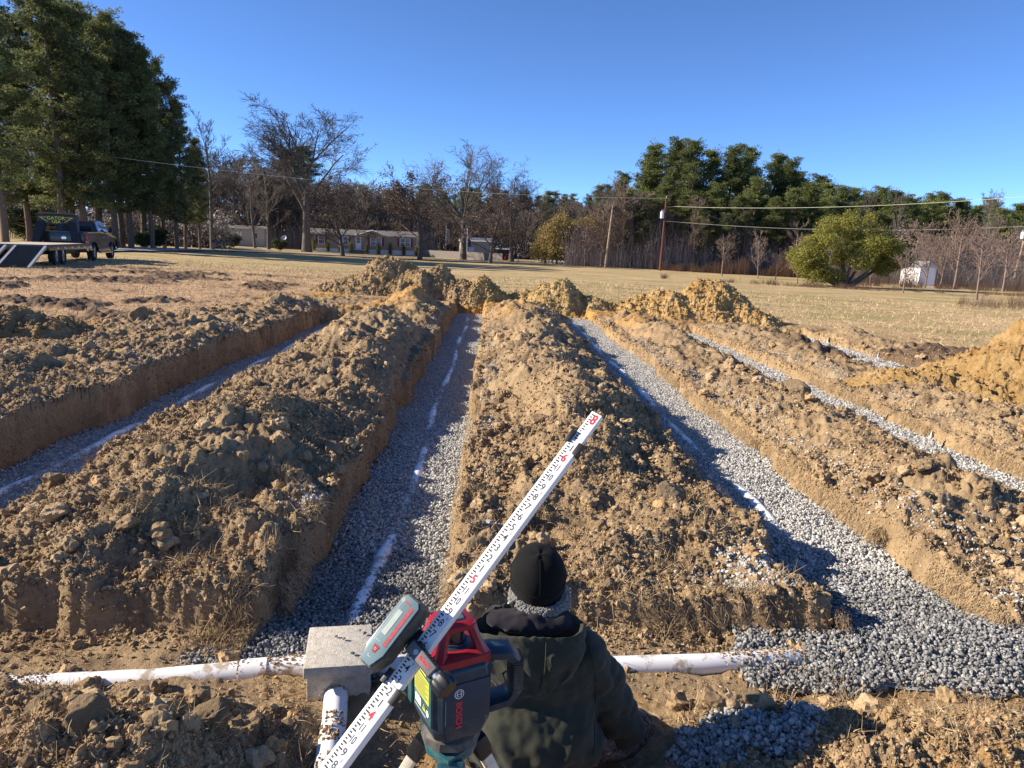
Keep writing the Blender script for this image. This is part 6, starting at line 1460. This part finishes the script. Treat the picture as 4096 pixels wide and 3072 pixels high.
# rusty vehicle like red item in the shed
p=Vector(at_y(2033,1010,124));p.z=gz(p.x,124);o=MB().box(-.6,.6,-.9,.9,.25,.75,None,.1).box(-.45,.45,-.3,.7,.75,1.15,None,.1).build('riding_mower',m_redp);o.location=p;tag(o,'small red riding mower by the open shed','riding mower')
# ------------------------------------------------------------------ pickup and gooseneck trailer
hd_=nrm(Vector((-.27,.963,0)));rt=Vector((hd_.y,-hd_.x,0));Q0=at_y(386,1046,36.2);Q0.z=gz(Q0.x,Q0.y)
TM=frame(Vector((0,0,0)),rt,hd_,Vector((0,0,1)))
m_paint=plain('dark grey car paint',(.012,.014,.020),.3,.0,var=.05,coat=.6,dust=.03);m_tan=plain('tan rail and reflection paint',(.10,.07,.045),.35,.1,coat=.5);m_chrome=plain('chrome',(.7,.7,.7),.12,1.);m_tyre=plain('tyre rubber',(.022,.021,.02),.85);m_rim=plain('wheel alloy',(.30,.32,.34),.3,.8);m_tl=plain('red lens',(.50,.02,.02),.2,coat=.5);m_wl=plain('clear lens',(.7,.65,.6),.2);m_autog=plain('tinted car glass',(.015,.018,.022),.05,coat=1.)
trk=empty('pickup_truck',tuple(Q0));tag(trk,'dark grey crew cab pickup with tan reflection painted on its lower side, hitched to the trailer','pickup truck')
# local: x right (side at 0, left at -2), y forward, rear axle y=0, front axle y=3.75
def side_profile(x,pts):return [Vector((x,y,z)) for y,z in pts]
prof=[(-1.25,.55),(-1.25,1.38),(.95,1.40),(1.0,1.42),(3.05,1.36),(3.4,1.28),(4.6,1.14),(4.85,.95),(4.88,.52),(4.35,.45),(4.25,.62),(4.08,.80),(3.75,.90),(3.42,.80),(3.25,.62),(3.15,.42),(.6,.42),(.5,.62),(.33,.82),(0,.92),(-.33,.82),(-.5,.62),(-.6,.50)]
mb=MB();rings=[side_profile(x,[(y,z+dz*(z>1.1)) for y,z in prof]) for x,dz in ((-1.93,-.06),(-2.0,0),(-1.97,.0),(-.03,.0),(0,0),(-.07,-.06))]
mb.loft(rings,True,TM);mb.build('body',m_paint,trk,ang=30)
mb=MB();mb.box(-.012,.012,.62,3.12,.45,.66,TM,.008);mb.box(-.012,.010,-1.2,-.58,.52,.70,TM,.006);mb.build('reflection_strip',m_tan,trk)  # tan reflection of the field, painted as strips low on the body side
# cab
cp=[(.98,1.38),(1.12,1.88),(1.55,1.955),(2.5,1.94),(3.35,1.36)]
mb=MB();R_=[]
for x,k in ((-.06,0),(-.20,1),(-1.80,1),(-1.94,0)):
    R_.append([Vector((x,y,z)) for y,z in (cp if k else [(y,1.38+(z-1.38)*.0+0) for y,z in cp])])
R_=[[Vector((-.05,y,1.37)) for y,_ in ((1.0,0),(1.15,0),(1.6,0),(2.5,0),(3.35,0))]]
mb.loft([[Vector((-.05-.17*min(1,(z-1.37)/.5),y,z)) for y,z in cp],[Vector((-1.95+.17*min(1,(z-1.37)/.5),y,z)) for y,z in cp]],True,TM);mb.build('cab',m_paint,trk,ang=25)
def cabx(z,o=.008):return -.05-.17*min(1,(z-1.37)/.5)+o
mb=MB();
for y0,y1,y0t,y1t in ((1.25,2.02,1.32,2.02),(2.12,3.08,2.12,2.52)):
    mb.loft([[Vector((cabx(1.42,-.01),y0,1.42)),Vector((cabx(1.42,-.01),y1,1.42)),Vector((cabx(1.84,-.01),y1t,1.84)),Vector((cabx(1.84,-.01),y0t,1.84))],[Vector((cabx(1.42),y0,1.42)),Vector((cabx(1.42),y1,1.42)),Vector((cabx(1.84),y1t,1.84)),Vector((cabx(1.84),y0t,1.84))]],True,TM)
mb.build('side_windows',m_autog,trk)
mb=MB();mb.loft([[Vector((-.22,1.02,1.44)),Vector((-1.78,1.02,1.44)),Vector((-1.70,1.105,1.82)),Vector((-.30,1.105,1.82))],[Vector((-.22,.985,1.44)),Vector((-1.78,.985,1.44)),Vector((-1.70,1.08,1.82)),Vector((-.30,1.08,1.82))]],True,TM);mb.build('rear_window',m_autog,trk)
mb=MB();mb.box(-1.3,-.7,1.10,1.16,1.885,1.94,TM,.01);mb.build('brake_light',m_tl,trk)
mb=MB();mb.box(-1.86,-.14,-1.275,-1.24,.72,1.36,TM,.015);tg=mb.build('tailgate',m_paint,trk)
mb=MB();mb.lathe([(.10,0),(.11,.012),(.07,.02)],6,TM@frame(Vector((-1.0,-1.275,1.08)),Vector((1,0,0)),Vector((0,0,1)),Vector((0,-1,0))));mb.build('emblem',m_chrome,tg)
for x in (-1.98,-.12):
    mb=MB();mb.box(x-.01,x+.13,-1.285,-1.12,.83,1.30,TM,.02);t=mb.build('taillight',m_tl,trk);mb=MB();mb.box(x+.02,x+.10,-1.292,-1.28,.86,.96,TM,.005);mb.build('reverse_lens',m_wl,t)
mb=MB();mb.box(-2.0,0,-1.45,-1.27,.48,.68,TM,.03);mb.build('rear_bumper',m_chrome,trk)
mb=MB();mb.box(-1.95,-.05,4.80,4.98,.42,.66,TM,.03);mb.build('front_bumper',m_chrome,trk)
for s in (-2.2,.03):
    mb=MB();mb.box(s,s+.17,2.85,2.95,1.40,1.66,TM,.03);mb.box(s+(.15 if s<-1 else -.05),s+(.25 if s<-1 else .02),2.86,2.92,1.42,1.48,TM);mb.build('mirror',m_black,trk)
for z in (1.0,):
    for y in (1.95,2.95):
        mb=MB();mb.box(.0,.022,y-.22,y-.08,1.12,1.16,TM,.004);mb.build('door_handle',m_chrome,trk)
mb=MB();mb.box(-.02,.11,.7,3.0,.36,.43,TM,.015);mb.build('step_bar',m_chrome,trk)
def wheel(par_,x,y,r,w_,side=1,M_=TM):
    mb=MB();WM=M_@frame(Vector((x,y,r)),Vector((0,1,0)),Vector((0,0,1)),Vector((side,0,0)));mb.lathe([(r*.62,-w_),(r*.93,-w_),(r,-w_*.85),(r,-w_*.15),(r*.93,0),(r*.62,0),(r*.60,-.03),(r*.60,-w_+.03)],28,WM);wh=mb.build('wheel',m_tyre,par_)
    mb=MB();mb.lathe([(r*.61,-.02),(r*.60,-.035),(r*.5,-.07),(r*.2,-.05),(r*.18,-.02),(.02,-.015)],20,WM)
    for k in range(8):
        c_,s_=math.cos(k*PI/4),math.sin(k*PI/4);mb.tube([WM@Vector((r*.18*c_,r*.18*s_,-.03)),WM@Vector((r*.58*c_,r*.58*s_,-.03))],.025,5)
    mb.build('rim',m_rim,wh)
for x,s in ((-.03,1),(-1.97,-1)):
    for y in (0,3.75):wheel(trk,x,y,.41,.28,s)
mb=MB();mb.box(-1.7,-.3,-1.1,4.4,.42,.58,TM);mb.build('chassis',m_black,trk)
# trailer
tl_=empty('gooseneck_trailer',tuple(Q0+hd_*-5));tag(tl_,'black gooseneck flatbed trailer with wooden deck and lowered ramps','trailer');TT=Matrix.Translation(-(hd_*-5))@TM
def tz(y):return gz((Q0+hd_*y).x,(Q0+hd_*y).y)-Q0.z
dk=.86
m_deck=plain('dusty deck boards',(.50,.42,.32),.9,var=.25,vscale=5)
mb=MB();k=16
for i in range(k):mb.box(-2.30+i*2.45/k+.004,-2.30+(i+1)*2.45/k-.004,-8.0,-1.75,dk-.04,dk,TT)
o=mb.build('deck',m_deck,tl_,smooth=False);o['kind']='stuff'
mb=MB()
for x in (-2.42,.155):mb.box(x,x+.10,-8.05,-1.72,dk-.22,dk+.01,TT,.005)
mb.box(-2.3,.15,-8.06,-7.98,dk-.22,dk+.005,TT,.005);mb.box(-2.3,.15,-1.75,-1.66,dk-.22,dk+.01,TT,.005);mb.build('side_rails',m_tan,tl_)
mb=MB()
for x in (-1.75,-.5):mb.box(x-.07,x+.07,-7.9,-1.0,dk-.42,dk-.12,TT)
mb.box(-2.2,.05,-6.9,-4.6,dk-.40,dk-.20,TT);mb.box(-1.7,-.5,-3.2,-2.2,.38,.75,TT,.04);mb.build('chassis',m_black,tl_)
tape=[m_tl,m_trim]
for i in range(12):
    y=-7.6+i*.5;mb=MB();mb.box(.254,.262,y,y+.2,dk-.16,dk-.10,TT);mb.build('marker_tape',tape[i%2],tl_)
for y in (-6.6,-5.7):
    for x,s in ((.10,1),(-2.25,-1)):
        wheel(tl_,x,y,.40,.24,s,TT)
# neck
mb=MB()
for x0,x1 in ((-2.16,-1.98),(-.24,-.42)):
    mb.loft([[Vector((x0,-1.9,dk)),Vector((x0+.30*(1 if x0<-1 else -1),-1.9,dk)),Vector((x0+.30*(1 if x0<-1 else -1),-1.45,dk)),Vector((x0,-1.45,dk))],[Vector((x1,-1.35,2.05)),Vector((x1+.34*(1 if x0<-1 else -1),-1.35,2.05)),Vector((x1+.34*(1 if x0<-1 else -1),-.9,2.05)),Vector((x1,-.9,2.05))]],True,TT)
mb.box(-1.99,-.41,-1.45,-1.05,1.72,2.12,TT,.01);mb.box(-1.75,-.65,-1.3,.1,2.0,2.18,TT,.02);mb.box(-1.30,-1.10,-.1,.12,1.35,2.1,TT);mb.build('gooseneck',m_black,tl_,smooth=False)
mb=MB();mb.box(-1.95,-.45,-1.42,-1.2,2.14,2.22,TT,.03);mb.build('tool_tray',m_rubber,tl_)
fl=Flat();fl.text('GATOR',.15,0,.075,0,1.05,.01);fl.text('USA',.13,0,-.09,0,1.1,.01)
for s in (-1,1):
    fl.poly([(s*.38,.12),(s*.70,.11),(s*.70,.085),(s*.40,.10)][::s]);fl.poly([(s*.70,.11),(s*.36,-.10),(s*.32,-.10),(s*.62,.095)][::s])
fl.build('lettering',m_yellow,TT@frame(Vector((-1.2,-1.462,1.90)),Vector((1,0,0)),Vector((0,0,1)),Vector((0,-1,0))),tl_)
# ramps
for x in (-2.25,-.92):
    mb=MB();zr=tz(-10.2)
    a_=Vector((x,-8.05,dk-.02));b_=Vector((x,-10.2,zr+.06));d_=(b_-a_)
    for xx in (0,1.0):mb.loft([[a_+Vector((xx,0,0)),a_+Vector((xx+.09,0,0)),a_+Vector((xx+.09,0,-.10)),a_+Vector((xx,0,-.10))],[b_+Vector((xx,0,0)),b_+Vector((xx+.09,0,0)),b_+Vector((xx+.09,0,-.06)),b_+Vector((xx,0,-.06))]],True,TT)
    rp=mb.build('ramp',m_metal,tl_,smooth=False);mb=MB()
    for i in range(16):
        p=a_+d_*((i+.5)/16);mb.box(p.x+.09,p.x+1.0,p.y-.03,p.y+.02,p.z-.06,p.z-.01,TT)
    o=mb.build('ramp_slats',m_black,rp,smooth=False)
clean_h()
